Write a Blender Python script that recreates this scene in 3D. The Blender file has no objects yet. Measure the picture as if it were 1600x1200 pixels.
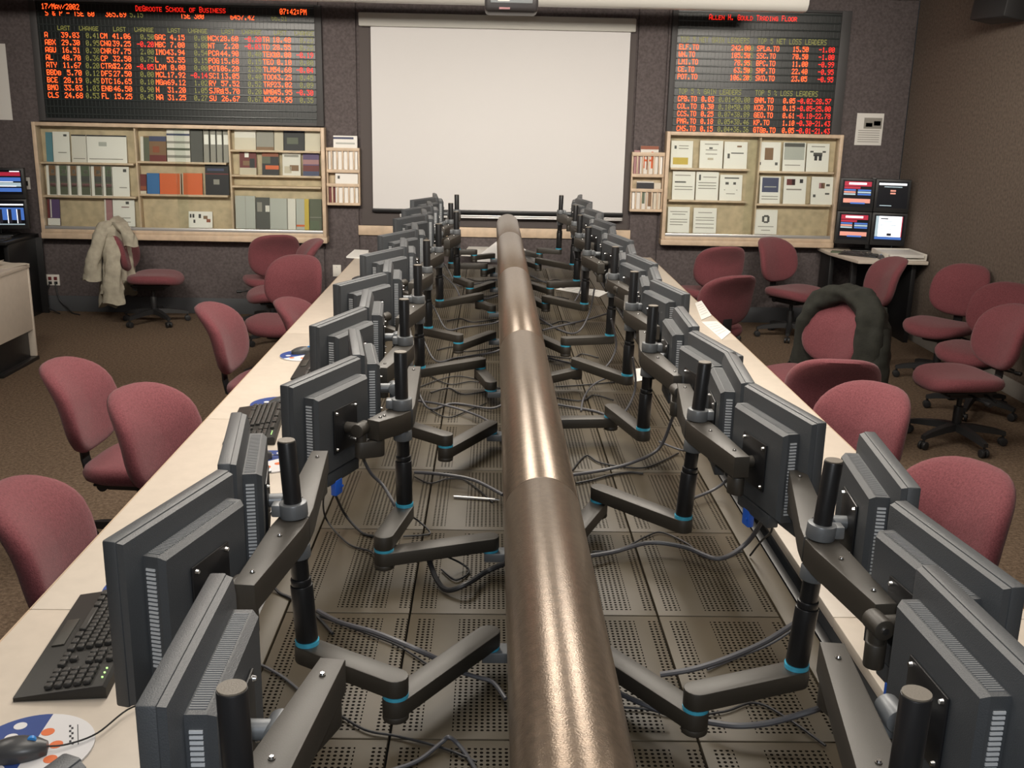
import bpy, bmesh, math, random
from mathutils import Vector, Matrix, Quaternion
R = math.radians
random.seed(7)
scene = bpy.context.scene
COL = scene.collection

# ------------------------------------------------------------------ camera
F = 1600.0                       # focal length in pixels of the 1600 x 1200 frame
CAM_Z = 1.94
VPX, VPY, ROLL = 771.0, 170.0, 0.0150
Yc = Vector(((VPX - 800) / F, (600 - VPY) / F, -1.0)).normalized()
c_ = (Yc.x - ROLL * Yc.y) / (-Yc.z)
Xc = Vector((1.0, -ROLL, c_)); Xc = (Xc - Yc * Xc.dot(Yc)).normalized()
Zc = Xc.cross(Yc).normalized()
W2C = Matrix((Xc, Yc, Zc)).transposed()      # world -> camera axes
C2W = W2C.transposed()
CAM = Vector((0, 0, CAM_Z))
cd = bpy.data.cameras.new('camera'); cam = bpy.data.objects.new('camera', cd); COL.objects.link(cam)
cd.sensor_width = 36.0; cd.lens = F / 1600 * 36.0; cd.clip_start = 0.05; cd.clip_end = 60
cam.matrix_world = Matrix.Translation(CAM) @ C2W.to_4x4()
scene.camera = cam

def U(px, py, x=None, y=None, z=None):
    """the point on a plane of the room seen at a pixel of the photograph"""
    d = C2W @ Vector(((px - 800) / F, -(py - 600) / F, -1.0))
    t = (z - CAM.z) / d.z if z is not None else (y / d.y if y is not None else x / d.x)
    return CAM + d * t

def PX(p):
    q = W2C @ (Vector(p) - CAM)
    return 800 + F * q.x / -q.z, 600 - F * q.y / -q.z

# ------------------------------------------------------------------ world, light, exposure
w = bpy.data.worlds.new('room_air'); scene.world = w; w.use_nodes = True
w.node_tree.nodes['Background'].inputs[0].default_value = (0.9, 0.95, 1, 1)
w.node_tree.nodes['Background'].inputs[1].default_value = 0.02
vs = scene.view_settings
vs.view_transform = 'Standard'; vs.look = 'None'; vs.gamma = 1.0; vs.use_curve_mapping = False
vs.exposure = 0.0

def area(name, loc, sx, sy, power, color=(1, .92, .81), rot=(0, 0, 0), spread=180):
    l = bpy.data.lights.new(name, 'AREA'); l.shape = 'RECTANGLE'; l.size = sx; l.size_y = sy
    l.energy = power; l.color = color; l.spread = R(spread)
    o = bpy.data.objects.new(name, l); COL.objects.link(o); o.location = loc; o.rotation_euler = rot
    return o
CEIL = 2.95
for k, (yy, p) in enumerate(((0.6, 18), (2.5, 38), (4.4, 96), (6.3, 56))):
    for xx in (-.62, .86): area('ceiling_lamp', (xx, yy, CEIL - .03), .60, 1.25, p * .5)
area('ceiling_lamp_left', (-2.6, 3.6, CEIL - .03), .3, 1.2, 22)
area('ceiling_lamp_right', (2.4, 3.4, CEIL - .03), .3, 1.2, 12)
for xx, p in ((-2.5, 34), (0.2, 22), (2.5, 28)): area('wall_fill', (xx, 5.4, CEIL - .08), 1.4, .2, p, rot=(R(76), 0, 0), spread=86)  # added fill lights to brighten the far wall, no fixtures behind them
fl = area('camera_flash', (0.0, -0.04, CAM_Z + .07), .05, .03, 15, (.92, .96, 1))
fl.matrix_world = Matrix.Translation(fl.location) @ C2W.to_4x4() @ Matrix.Rotation(R(3), 4, 'X')

# ------------------------------------------------------------------ materials
MATS = {}
def mat(name, col, rough=.6, metal=0.0, noise=0.0, nscale=30, bump=0.0, bscale=200, spec=.5, emit=0.0, col2=None, sheen=0.0):
    if name in MATS: return MATS[name]
    m = bpy.data.materials.new(name); m.use_nodes = True; nt = m.node_tree; b = nt.nodes['Principled BSDF']
    b.inputs['Roughness'].default_value = rough; b.inputs['Metallic'].default_value = metal
    b.inputs['Specular IOR Level'].default_value = spec
    c = (*col, 1)
    b.inputs['Base Color'].default_value = c
    if noise or bump:
        tc = nt.nodes.new('ShaderNodeTexCoord')
    if noise:
        n = nt.nodes.new('ShaderNodeTexNoise'); n.inputs['Scale'].default_value = nscale; n.inputs['Detail'].default_value = 5
        nt.links.new(tc.outputs['Object'], n.inputs['Vector'])
        r = nt.nodes.new('ShaderNodeValToRGB')
        lo = tuple(v * (1 - noise) for v in col) if col2 is None else col2
        hi = tuple(min(1, v * (1 + noise)) for v in col)
        r.color_ramp.elements[0].position = .3; r.color_ramp.elements[1].position = .7
        r.color_ramp.elements[0].color = (*lo, 1); r.color_ramp.elements[1].color = (*hi, 1)
        nt.links.new(n.outputs['Fac'], r.inputs['Fac']); nt.links.new(r.outputs['Color'], b.inputs['Base Color'])
    if bump:
        n2 = nt.nodes.new('ShaderNodeTexNoise'); n2.inputs['Scale'].default_value = bscale; n2.inputs['Detail'].default_value = 3
        nt.links.new(tc.outputs['Object'], n2.inputs['Vector'])
        bp = nt.nodes.new('ShaderNodeBump'); bp.inputs['Strength'].default_value = bump; bp.inputs['Distance'].default_value = .004
        nt.links.new(n2.outputs['Fac'], bp.inputs['Height']); nt.links.new(bp.outputs['Normal'], b.inputs['Normal'])
    if sheen: b.inputs['Sheen Weight'].default_value = sheen
    if emit:
        b.inputs['Emission Color'].default_value = c; b.inputs['Emission Strength'].default_value = emit
    MATS[name] = m
    return m

def glass_mat():
    m = bpy.data.materials.new('clear_glass'); m.use_nodes = True; nt = m.node_tree; nt.nodes.clear()
    o = nt.nodes.new('ShaderNodeOutputMaterial'); mx = nt.nodes.new('ShaderNodeMixShader')
    t = nt.nodes.new('ShaderNodeBsdfTransparent'); g = nt.nodes.new('ShaderNodeBsdfGlossy')
    t.inputs[0].default_value = (.985, 1, .99, 1); g.inputs['Roughness'].default_value = .03
    fr = nt.nodes.new('ShaderNodeFresnel'); fr.inputs[0].default_value = 1.5
    nt.links.new(fr.outputs[0], mx.inputs[0]); nt.links.new(t.outputs[0], mx.inputs[1]); nt.links.new(g.outputs[0], mx.inputs[2])
    nt.links.new(mx.outputs[0], o.inputs[0]); return m

def perforated_mat():
    """dark olive-brown metal with bands of drilled holes, in each panel's own coordinates"""
    m = bpy.data.materials.new('perforated_metal'); m.use_nodes = True; nt = m.node_tree; N = nt.nodes; L = nt.links
    b = N['Principled BSDF']; b.inputs['Roughness'].default_value = .5; b.inputs['Metallic'].default_value = .0
    tc = N.new('ShaderNodeTexCoord'); sp = N.new('ShaderNodeSeparateXYZ'); L.new(tc.outputs['Object'], sp.inputs[0])
    def mth(op, a, c=None, d=None):
        n = N.new('ShaderNodeMath'); n.operation = op
        for i, v in enumerate((a, c, d)):
            if v is None: continue
            if isinstance(v, (int, float)): n.inputs[i].default_value = v
            else: L.new(v, n.inputs[i])
        return n.outputs[0]
    def cell(src, pitch):
        f = mth('FRACT', mth('MULTIPLY', src, 1 / pitch)); return mth('SUBTRACT', f, .5)
    px_, py_ = .0126, .0130
    cx = cell(sp.outputs[0], px_); cy = cell(sp.outputs[1], py_)
    r2 = mth('ADD', mth('MULTIPLY', cx, cx), mth('MULTIPLY', cy, cy))
    hole = mth('LESS_THAN', r2, .085)
    ax = mth('ABSOLUTE', sp.outputs[0])
    # bands along the panel's length: outer strips and a middle strip
    band1 = mth('MULTIPLY', mth('GREATER_THAN', sp.outputs[0], -.135), mth('LESS_THAN', sp.outputs[0], -.0945))
    band2 = mth('MULTIPLY', mth('GREATER_THAN', sp.outputs[0], -.0315), mth('LESS_THAN', sp.outputs[0], .0945))
    band3 = mth('MULTIPLY', mth('GREATER_THAN', sp.outputs[0], .126), mth('LESS_THAN', sp.outputs[0], .1575))
    yb = mth('LESS_THAN', mth('ABSOLUTE', sp.outputs[1]), .243)
    msk = mth('MULTIPLY', mth('MULTIPLY', hole, yb), mth('ADD', mth('ADD', band1, band2), band3))
    mix = N.new('ShaderNodeMix'); mix.data_type = 'RGBA'
    n = N.new('ShaderNodeTexNoise'); n.inputs['Scale'].default_value = 9; n.inputs['Detail'].default_value = 6
    L.new(tc.outputs['Object'], n.inputs['Vector'])
    rp = N.new('ShaderNodeValToRGB'); rp.color_ramp.elements[0].color = (.058, .045, .027, 1); rp.color_ramp.elements[1].color = (.080, .063, .039, 1)
    L.new(n.outputs['Fac'], rp.inputs[0])
    L.new(rp.outputs[0], mix.inputs[6]); mix.inputs[7].default_value = (.008, .007, .006, 1)
    L.new(msk, mix.inputs[0]); L.new(mix.outputs[2], b.inputs['Base Color'])
    L.new(mth('MULTIPLY', mth('SUBTRACT', 1.0, msk), .5), b.inputs['Specular IOR Level'])
    return m

def carpet_mat():
    m = bpy.data.materials.new('carpet_pile'); m.use_nodes = True; nt = m.node_tree; N = nt.nodes; L = nt.links
    b = N['Principled BSDF']; b.inputs['Roughness'].default_value = .95; b.inputs['Specular IOR Level'].default_value = .1
    tc = N.new('ShaderNodeTexCoord')
    n = N.new('ShaderNodeTexNoise'); n.inputs['Scale'].default_value = 55; n.inputs['Detail'].default_value = 6; n.inputs['Roughness'].default_value = .8
    L.new(tc.outputs['Object'], n.inputs['Vector'])
    rp = N.new('ShaderNodeValToRGB'); rp.color_ramp.elements[0].position = .36; rp.color_ramp.elements[1].position = .64
    rp.color_ramp.elements[0].color = (.080, .055, .038, 1); rp.color_ramp.elements[1].color = (.215, .155, .108, 1)
    L.new(n.outputs['Fac'], rp.inputs[0]); L.new(rp.outputs[0], b.inputs['Base Color'])
    bp = N.new('ShaderNodeBump'); bp.inputs['Strength'].default_value = .6; bp.inputs['Distance'].default_value = .01
    L.new(n.outputs['Fac'], bp.inputs['Height']); L.new(bp.outputs[0], b.inputs['Normal'])
    return m

GLASS = glass_mat(); PERF = perforated_mat(); CARPET = carpet_mat()
WALLM = mat('wall_fabric', (.118, .100, .100), .95, noise=.22, nscale=45, bump=.4, bscale=160, spec=.1)
WALLR = mat('wall_fabric_side', (.18, .145, .12), .95, noise=.22, nscale=45, bump=.4, bscale=160, spec=.1)
CEILM = mat('ceiling_tile', (.42, .40, .38), .9, noise=.05, nscale=60)
LAMIN = mat('cream_laminate', (.60, .53, .45), .45, noise=.035, nscale=25)
LAMED = mat('laminate_edge', (.50, .38, .27), .5)
BLACK = mat('black_metal', (.012, .012, .013), .38, spec=.5)
ARMM = mat('black_arm_enamel', (.032, .027, .0205), .5, spec=.8, bump=.05, bscale=400)
ARMLIT = mat('arm_enamel_lit', (.14, .12, .095), .5, bump=.15, bscale=400)  # arm enamel lightened to carry the overhead light on upward faces
RING = mat('blue_ring', (.08, .50, .74), .22, metal=.3)
COLLAR = mat('grey_collar', (.16, .17, .18), .4, metal=.3)
CHROME = mat('bright_screw', (.85, .85, .85), .18, metal=1)
CASE = mat('monitor_case', (.050, .055, .061), .48, spec=.7, bump=.2, bscale=500)
CASE2 = mat('monitor_back', (.052, .057, .063), .48, spec=.7, bump=.2, bscale=500)
SLAT = mat('vent_slat_glint', (.52, .54, .56), .4)  # pale grey holds the bright reflection on the slats
SCRN = mat('dark_screen', (.01, .012, .015), .12)
BLUEP = mat('blue_plug', (.02, .12, .62), .45)
BRONZE = mat('bronze_paint', (.18, .135, .098), .28, metal=.62, spec=.6, noise=.18, nscale=70, bump=.12, bscale=300)
CABLE = mat('grey_cable', (.09, .09, .10), .45)
CABLEB = mat('black_cable', (.02, .02, .022), .5)
FABRIC = mat('burgundy_fabric', (.180, .055, .064), .9, noise=.22, nscale=160, bump=.5, bscale=350, spec=.15, sheen=.15)
PLAST = mat('black_plastic', (.016, .016, .017), .5)
WOOD = mat('pale_maple', (.60, .46, .33), .5, noise=.14, nscale=12)
WOODIN = mat('maple_veneer', (.52, .42, .28), .6, noise=.16, nscale=14)
WHITE = mat('white_paint', (.78, .76, .74), .5)
SCREENW = mat('screen_fabric', (.70, .685, .68), .9, spec=.05)
SCREENB = mat('screen_housing', (.52, .51, .47), .5)
PAPER = mat('white_paper', (.72, .70, .66), .8)
INK = mat('dark_ink', (.05, .05, .055), .8)
PLATE = mat('ivory_plate', (.75, .72, .66), .5)
METAL = mat('brushed_aluminium', (.62, .61, .60), .35, metal=.6)
BASEB = mat('vinyl_baseboard', (.075, .078, .085), .6)
BASER = mat('pale_baseboard', (.36, .34, .31), .6)
LEDR = mat('led_red', (1, .02, .010), .5, emit=1.1)
LEDO = mat('led_orange', (1, .09, .015), .5, emit=2.3)
LEDG = mat('led_green', (.22, .22, .05), .5, emit=.45)
BOARD = mat('board_black', (.008, .011, .011), .35)
BOARDF = mat('board_frame', (.055, .053, .054), .6)
VISOR = mat('board_visor', (.030, .037, .037), .35)
PHOS = {}
def hue(name, col, rough=.6, emit=0): return mat(name, col, rough, emit=emit)

# ------------------------------------------------------------------ builders
class B:
    def __init__(s): s.bm = bmesh.new(); s.mi = 0
    def _merge(s, t, M=None):
        vm = {}
        for v in t.verts: vm[v] = s.bm.verts.new(M @ v.co if M is not None else v.co)
        for f in t.faces:
            try:
                nf = s.bm.faces.new([vm[v] for v in f.verts]); nf.material_index = s.mi
            except ValueError: pass
        t.free(); return s
    def box(s, c, size, bev=0.0, rot=None, seg=2):
        t = bmesh.new(); bmesh.ops.create_cube(t, size=1)
        for v in t.verts: v.co = Vector((v.co.x * size[0], v.co.y * size[1], v.co.z * size[2]))
        if bev: bmesh.ops.bevel(t, geom=t.edges[:], offset=min(bev, min(size) * .49), segments=seg, affect='EDGES', profile=.5)
        M = Matrix.Translation(Vector(c))
        if rot is not None: M = M @ rot.to_4x4()
        return s._merge(t, M)
    def span(s, a, b, bev=0.0):
        return s.box([(a[i] + b[i]) / 2 for i in range(3)], [abs(b[i] - a[i]) for i in range(3)], bev)
    def cyl(s, p0, p1, r0, r1=None, seg=20, bev=0.0):
        p0 = Vector(p0); p1 = Vector(p1); r1 = r0 if r1 is None else r1; d = p1 - p0
        t = bmesh.new(); bmesh.ops.create_cone(t, cap_ends=True, segments=seg, radius1=r0, radius2=r1, depth=d.length)
        if bev:
            es = [e for e in t.edges if len(e.link_faces) == 2 and max(len(f.verts) for f in e.link_faces) > 4]
            bmesh.ops.bevel(t, geom=es, offset=bev, segments=2, affect='EDGES', profile=.5)
        M = Matrix.Translation((p0 + p1) / 2) @ Vector((0, 0, 1)).rotation_difference(d.normalized()).to_matrix().to_4x4()
        return s._merge(t, M)
    def poly(s, pts, z0, z1, M=None, bev=0.0):
        t = bmesh.new()
        lo = [t.verts.new((x, y, z0)) for x, y in pts]; hi = [t.verts.new((x, y, z1)) for x, y in pts]
        n = len(pts)
        t.faces.new(lo[::-1]); t.faces.new(hi)
        for i in range(n): t.faces.new((lo[i], lo[(i + 1) % n], hi[(i + 1) % n], hi[i]))
        bmesh.ops.recalc_face_normals(t, faces=t.faces[:])
        if bev:
            es = [e for e in t.edges if any(len(f.verts) == n for f in e.link_faces)]
            bmesh.ops.bevel(t, geom=es, offset=bev, segments=2, affect='EDGES', profile=.5)
        return s._merge(t, M)
    def tube(s, pts, r, seg=8, smooth=4, caps=True):
        P = [Vector(p) for p in pts]
        if smooth and len(P) > 2:
            Q = []
            for i in range(len(P) - 1):
                a = P[max(i - 1, 0)]; b = P[i]; c = P[i + 1]; d = P[min(i + 2, len(P) - 1)]
                for k in range(smooth):
                    t = k / smooth
                    Q.append(.5 * ((2 * b) + (c - a) * t + (2 * a - 5 * b + 4 * c - d) * t * t + (3 * b - a - 3 * c + d) * t ** 3))
            Q.append(P[-1]); P = Q
        rings = []; T0 = (P[1] - P[0]).normalized()
        n = T0.orthogonal().normalized()
        for i, p in enumerate(P):
            T = (P[min(i + 1, len(P) - 1)] - P[max(i - 1, 0)]).normalized()
            n = (n - T * n.dot(T)).normalized(); bt = T.cross(n)
            rr = r(i / (len(P) - 1)) if callable(r) else r
            rings.append([s.bm.verts.new(p + (n * math.cos(2 * math.pi * k / seg) + bt * math.sin(2 * math.pi * k / seg)) * rr) for k in range(seg)])
        for a, b in zip(rings, rings[1:]):
            for k in range(seg):
                f = s.bm.faces.new((a[k], a[(k + 1) % seg], b[(k + 1) % seg], b[k])); f.material_index = s.mi
        if caps:
            for ring in (rings[0][::-1], rings[-1]):
                f = s.bm.faces.new(ring); f.material_index = s.mi
        return s
    def loft(s, rings, closed=True, caps=True):
        rr = [[s.bm.verts.new(p) for p in ring] for ring in rings]; n = len(rr[0])
        for a, b in zip(rr, rr[1:]):
            for k in range(n if closed else n - 1):
                f = s.bm.faces.new((a[k], a[(k + 1) % n], b[(k + 1) % n], b[k])); f.material_index = s.mi
        if caps and closed:
            for ring in (rr[0][::-1], rr[-1]):
                f = s.bm.faces.new(ring); f.material_index = s.mi
        return s
    def quad(s, a, b, c, d):
        f = s.bm.faces.new([s.bm.verts.new(p) for p in (a, b, c, d)]); f.material_index = s.mi; return s
    def m(s, i): s.mi = i; return s
    def build(s, name, mats, parent=None, loc=None, ang=38):
        bmesh.ops.recalc_face_normals(s.bm, faces=s.bm.faces[:])
        me = bpy.data.meshes.new(name); s.bm.to_mesh(me); s.bm.free()
        for mm in (mats if isinstance(mats, (list, tuple)) else [mats]): me.materials.append(mm)
        for p in me.polygons: p.use_smooth = True
        me.set_sharp_from_angle(angle=R(ang))
        o = bpy.data.objects.new(name, me); COL.objects.link(o)
        if parent: o.parent = parent
        if loc is not None: o.location = loc
        return o

def tag(o, label, cat, group=None, kind=None):
    if label: o['label'] = label
    if cat: o['category'] = cat
    if group: o['group'] = group
    if kind: o['kind'] = kind
    return o
def thing(name, label, cat, loc=(0, 0, 0), rz=0.0, group=None):
    o = bpy.data.objects.new(name, None); COL.objects.link(o); o.empty_display_size = .05
    o.location = loc; o.rotation_euler = (0, 0, rz)
    return tag(o, label, cat, group)
def struct(o): o['kind'] = 'structure'; return o
def copy_tree(o, parent=None):
    c = o.copy(); COL.objects.link(c)
    if parent is not None: c.parent = parent
    for ch in KIDS.get(o.name, []): copy_tree(ch, c)
    return c
KIDS = {}
def note_kids(root):
    for o in [root] + list(root.children_recursive): KIDS[o.name] = list(o.children)
ORD = ['nearest', 'second', 'third', 'fourth', 'fifth', 'sixth', 'seventh', 'eighth', 'ninth', 'tenth']
# ------------------------------------------------------------------ the room
YW, XR, XL, YB = 9.66, 3.80, -5.6, -2.6
struct(B().span((XL, YB, -.1), (XR, YW, 0)).build('floor', CARPET))
struct(B().span((XL, YB, CEIL), (XR, YW, CEIL + .1)).build('ceiling', CEILM))
struct(B().span((XR, YB, 0), (XR + .12, YW, CEIL)).build('wall_right', WALLR))
struct(B().span((XL - .12, YB, 0), (XL, YW, CEIL)).build('wall_left', WALLM))
struct(B().span((XL, YB - .12, 0), (XR, YB, CEIL)).build('wall_rear', WALLM))
# far wall: fabric panels with open seams between them over a backing
fw = B(); fw.span((XL, YW + .02, 0), (XR, YW + .14, CEIL))
seams = [XL, U(505, 300, y=YW).x, U(561, 300, y=YW).x, U(985, 300, y=YW).x, U(1030, 300, y=YW).x, XR]
for a, b in zip(seams, seams[1:]): fw.span((a + .006, YW, 0), (b - .006, YW + .03, CEIL), .006)
struct(fw.build('wall_far', WALLM))
bb = B(); bb.span((XL, YW - .012, 0), (XR - .002, YW - .0005, .15), .004); struct(bb.build('baseboard_far', BASEB))
bb = B(); bb.span((XR - .014, YB, 0), (XR - .0005, YW - .014, .12), .004); struct(bb.build('baseboard_right', BASER))

def rect(x0, y0, x1, y1, Y):
    """world extents on a wall-parallel plane of a rectangle seen in the photograph"""
    a = U(x0, (y0 + y1) / 2, y=Y); b = U(x1, (y0 + y1) / 2, y=Y)
    c = U((x0 + x1) / 2, y0, y=Y); d = U((x0 + x1) / 2, y1, y=Y)
    return a.x, b.x, d.z, c.z

# ------------------------------------------------------------------ LED boards
FONT = dict(zip('0123456789ABCDEFGHIJKLMNOPQRSTUVWXYZ.-+/:&%', '''3E5149453E 00427F4000 4261514946 2141454B31 1814127F10 2745454539 3C4A494930 0171090503 3649494936 06 49 49 29 1E'''.replace('06 49 49 29 1E', '064949291E').split() + '''7E1111117E 7F49494936 3E41414122 7F4141221C 7F49494941 7F09090901 3E4149497A 7F0808087F 00417F4100 2040413F01 7F08142241 7F40404040 7F020C027F 7F0408107F 3E4141413E 7F09090906 3E4151215E 7F09192946 4649494931 01017F0101 3F4040403F 1F2040201F 3F4038403F 6314081463 0708700807 6151494543 0060600000 0808080808 08083E0808 2010080402 0036360000 3649552250 2313086462'''.split()))
def led_text(b, s, x, z, y, cw, ch, mi, small=False):
    """dot-matrix characters as raised LED dots; x,z = lower left corner"""
    b.mi = mi; cx = x
    for c in s:
        low = c.islower(); k = .8 if low else 1.0
        g = FONT.get(c.upper())
        if g:
            dx = cw / 6.0; dz = ch * k / 7.0
            for i in range(5):
                bits = int(g[2 * i:2 * i + 2], 16); j = 0
                while j < 7:                       # runs of dots in a column
                    if bits >> j & 1:
                        x0 = cx + i * dx; z1 = z + ch * k - j * dz
                        b.quad((x0, y, z1 - dz), (x0 + dx, y, z1 - dz), (x0 + dx, y, z1), (x0, y, z1))
                    j += 1
        cx += cw
    return cx

def led_board(label, x0, y0, x1, y1, fx0, fy0, fx1, fy1, rows, group):
    Yp = YW - .030
    a, b_, c, d = rect(fx0, fy0, fx1, fy1, YW - .02)
    d = min(d, CEIL - .02)
    px0, px1, pz0, pz1 = rect(x0, y0, x1, y1, Yp); pz1 = min(pz1, d - .02)
    root = thing('ticker_board', label, 'display board', ((a + b_) / 2, YW - .04, c), group=group)
    o = root.location
    def L(p): return Vector(p) - o
    fr = B()
    t = (px0 - a); t2 = (b_ - px1)
    fr.span(L((a, YW - .04, c)), L((px0, YW - .0005, d)), .004); fr.span(L((px1, YW - .04, c)), L((b_, YW - .0005, d)), .004)
    fr.span(L((px0, YW - .04, d - .02)), L((px1, YW - .0005, d)), .002); fr.span(L((px0, YW - .04, c)), L((px1, YW - .0005, pz0)), .002)
    fr.build('frame', BOARDF, root)
    B().span(L((px0, YW - .026, pz0)), L((px1, YW - .0008, pz1))).build('display_panel', BOARD, root)
    # a black visor strip under each row of characters, ribbed like the real louvres
    vz = []
    zrow = [U((x0 + x1) / 2, r[0], y=Yp).z for r in rows]
    k = 0; pitch = U(300, 120, y=Yp).z - U(300, 131.6, y=Yp).z
    lv = B(); zs_ = [zrow[0] + .54 * pitch]
    for za, zb_ in zip(zrow, zrow[1:] + [pz0 - .02]):
        m = max(1, int(round((za - zb_) / pitch - .12)))
        for k in range(m):
            zz_ = za - .54 * pitch - k * pitch
            if zz_ > pz0 + .008: zs_.append(zz_)
    for z in zs_: lv.span(L((px0 + .004, YW - .037, z - .006)), L((px1 - .004, YW - .026, z + .006)), .002)
    n = int((px1 - px0) / .034)
    for i in range(n):
        xx = px0 + .01 + i * .034
        lv.span(L((xx, YW - .030, pz0 + .004)), L((xx + .005, YW - .026, min(zrow[0] + .45 * pitch, pz1 - .004))))
    lv.build('louvre', VISOR, root)
    for ri, r in enumerate(rows):
        yy, ents = r
        b = B()
        zc = zrow[ri]
        for (xpx, s, colr, cwpx) in ents:
            P = U(xpx, yy, y=Yp); m1 = U(xpx + cwpx, yy, y=Yp).x - P.x
            led_text(b, s, P.x - o.x, zc - .023 - o.z, Yp - .0012 - o.y, m1 * .97, .047, {'r': 0, 'o': 1, 'g': 2}[colr])
        b.build('text_row', [LEDR, LEDO, LEDG], root)
    return root

C1 = 'A 39.83 0.41|ABX 29.30 0.95|AGU 16.51 0.30|AL 48.70 0.36|ATY 11.67 0.20|BBDb 5.70 0.12|BCE 28.19 0.45|BMO 33.83 1.03|CLS 24.68 0.53'
C2 = 'CM 41.06 0.50|CNQ 39.25 -0.20|CNR 67.75 2.00|CP 32.50 0.75|CTRa 32.20 -0.05|DFS 27.50 0.00|DTC 16.65 0.10|ENB 46.50 0.90|FL 15.25 0.45'
C3 = 'GAC 4.15 0.00|HBC 7.00 0.00|IMO 43.94 0.54|L 53.55 0.15|LDM 0.00 0.00|MCL 17.92 -0.14|MGa 69.12 1.02|N 31.20 1.05|NA 31.25 0.27'
C4 = 'NCX 28.60 -0.20|NT 2.20 -0.03|PCA 44.90 0.40|POG 15.68 0.15|POT 106.20 2.35|SCI 13.05 0.40|RY 57.52 0.52|SJRb 15.70 0.20|SU 26.67 0.67'
C5 = 'TA 18.48 0.23|TD 28.55 0.25|TEKb 10.00 -0.19|TEO 0.10 0.00|TLM 54.68 -0.04|TOC 43.25 0.45|TRP 23.02 0.09|WMB 45.95 -0.30|WCM 34.95 0.35'
cols = [[e.split() for e in c.split('|')] for c in (C1, C2, C3, C4, C5)]
sx = [70, 157, 242, 325, 410]; le = [126, 206, 290, 374, 456]; ce = [157, 242, 326, 410, 491]
CW = 6.0
rowsL = [(14.5, [(65, '17/May/2002', 'o', 5.6), (212, 'DeGroote School of Business', 'r', 5.4), (437, '07:42:PM', 'o', 5.5)]),
         (24.5, [(71, 'S & P - TSE 60', 'o', 5.7), (165, '365.69', 'o', 5.7), (203, '5.15', 'g', 5.5), (282, 'TSE 300', 'o', 5.5), (360, '6457.42', 'o', 5.6), (424, '66.51', 'g', 5.2)]),
         (47, sum([[(a, 'Last', 'g', 5.3), (b, 'Change', 'g', 5.3)] for a, b in ((90, 124), (177, 210), (262, 294), (346, 378), (428, 460))], []))]
for i in range(9):
    es = []
    for k in range(5):
        s_, l_, ch_ = cols[k][i]; sh = i * .7 if k == 0 else i * .3
        es.append((sx[k] + sh, s_, 'o', CW)); es.append((le[k] + sh - CW * len(l_), l_, 'o', CW))
        es.append((ce[k] - 5.6 * len(ch_), ch_, 'r' if ch_[0] == '-' else 'g', 5.6))
    rowsL.append((58.5 + i * 11.75, es))
led_board('wide black electronic stock board on the far wall left of the white screen', 64, 6, 493, 188, 54, 3, 504, 193, rowsL, 'electronic stock boards')
rowsR = [(28, [(1108, 'Allen H. Gould Trading Floor', 'r', 5.1)]),
         (64, [(1063, 'TOP 5 NET GAIN LEADERS', 'g', 5.1), (1184, 'TOP 5 NET LOSS LEADERS', 'g', 5.1)])]
for i, (a, b, c, d, e, f) in enumerate((('ELF.TO', '242.00', '5.00', 'SPLa.TO', '15.50', '-1.00'), ('WN.TO', '105.50', '3.75', 'SSC.TO', '70.50', '-1.00'),
        ('LMI.TO', '78.95', '3.61', 'BPC.TO', '11.00', '-0.99'), ('CE.TO', '63.50', '1.50', 'SMP.TO', '22.40', '-0.95'), ('POT.TO', '106.20', '2.35', 'SKO.TO', '23.05', '-0.95'))):
    s = -i * .6
    rowsR.append((75.5 + i * 11.6, [(1061 + s, a, 'o', 5.4), (1143 + s - 5.4 * (len(b) - 6), b, 'o', 5.2), (1157 + s, c, 'g', 5.4), (1183 + s, d, 'o', 5.2), (1239 + s, e, 'o', 5.2), (1280 + s, f, 'r', 5.2)]))
rowsR.append((145, [(1060, 'TOP 5 % GAIN LEADERS', 'g', 5.1), (1180, 'TOP 5 % LOSS LEADERS', 'g', 5.1)]))
for i, (a, b, c, d, e, f) in enumerate((('CPB.TO', '0.03', '0.01+50.00', 'GNM.TO', '0.05', '-0.02-28.57'), ('COL.TO', '0.30', '0.10+50.00', 'KCR.TO', '0.15', '-0.05-25.00'),
        ('CCS.TO', '0.25', '0.07+38.89', 'GEO.TO', '0.61', '-0.18-22.78'), ('PMA.TO', '0.18', '0.05+38.46', 'KP.TO', '1.10', '-0.30-21.43'), ('CNS.TO', '0.15', '0.04+36.36', 'GTGb.TO', '0.05', '-0.01-21.43'))):
    s = -i * .5
    rowsR.append((156.5 + i * 11.6, [(1059 + s, a, 'o', 5.2), (1096 + s, b, 'o', 5.2), (1123 + s, c, 'g', 5.1), (1179 + s, d, 'o', 5.2), (1224 + s, e, 'o', 5.0), (1246 + s, f, 'r', 5.0)]))
led_board('narrower black electronic stock board on the far wall right of the white screen', 1055, 18, 1307, 208, 1046, 14, 1322, 211, rowsR, 'electronic stock boards')

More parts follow.
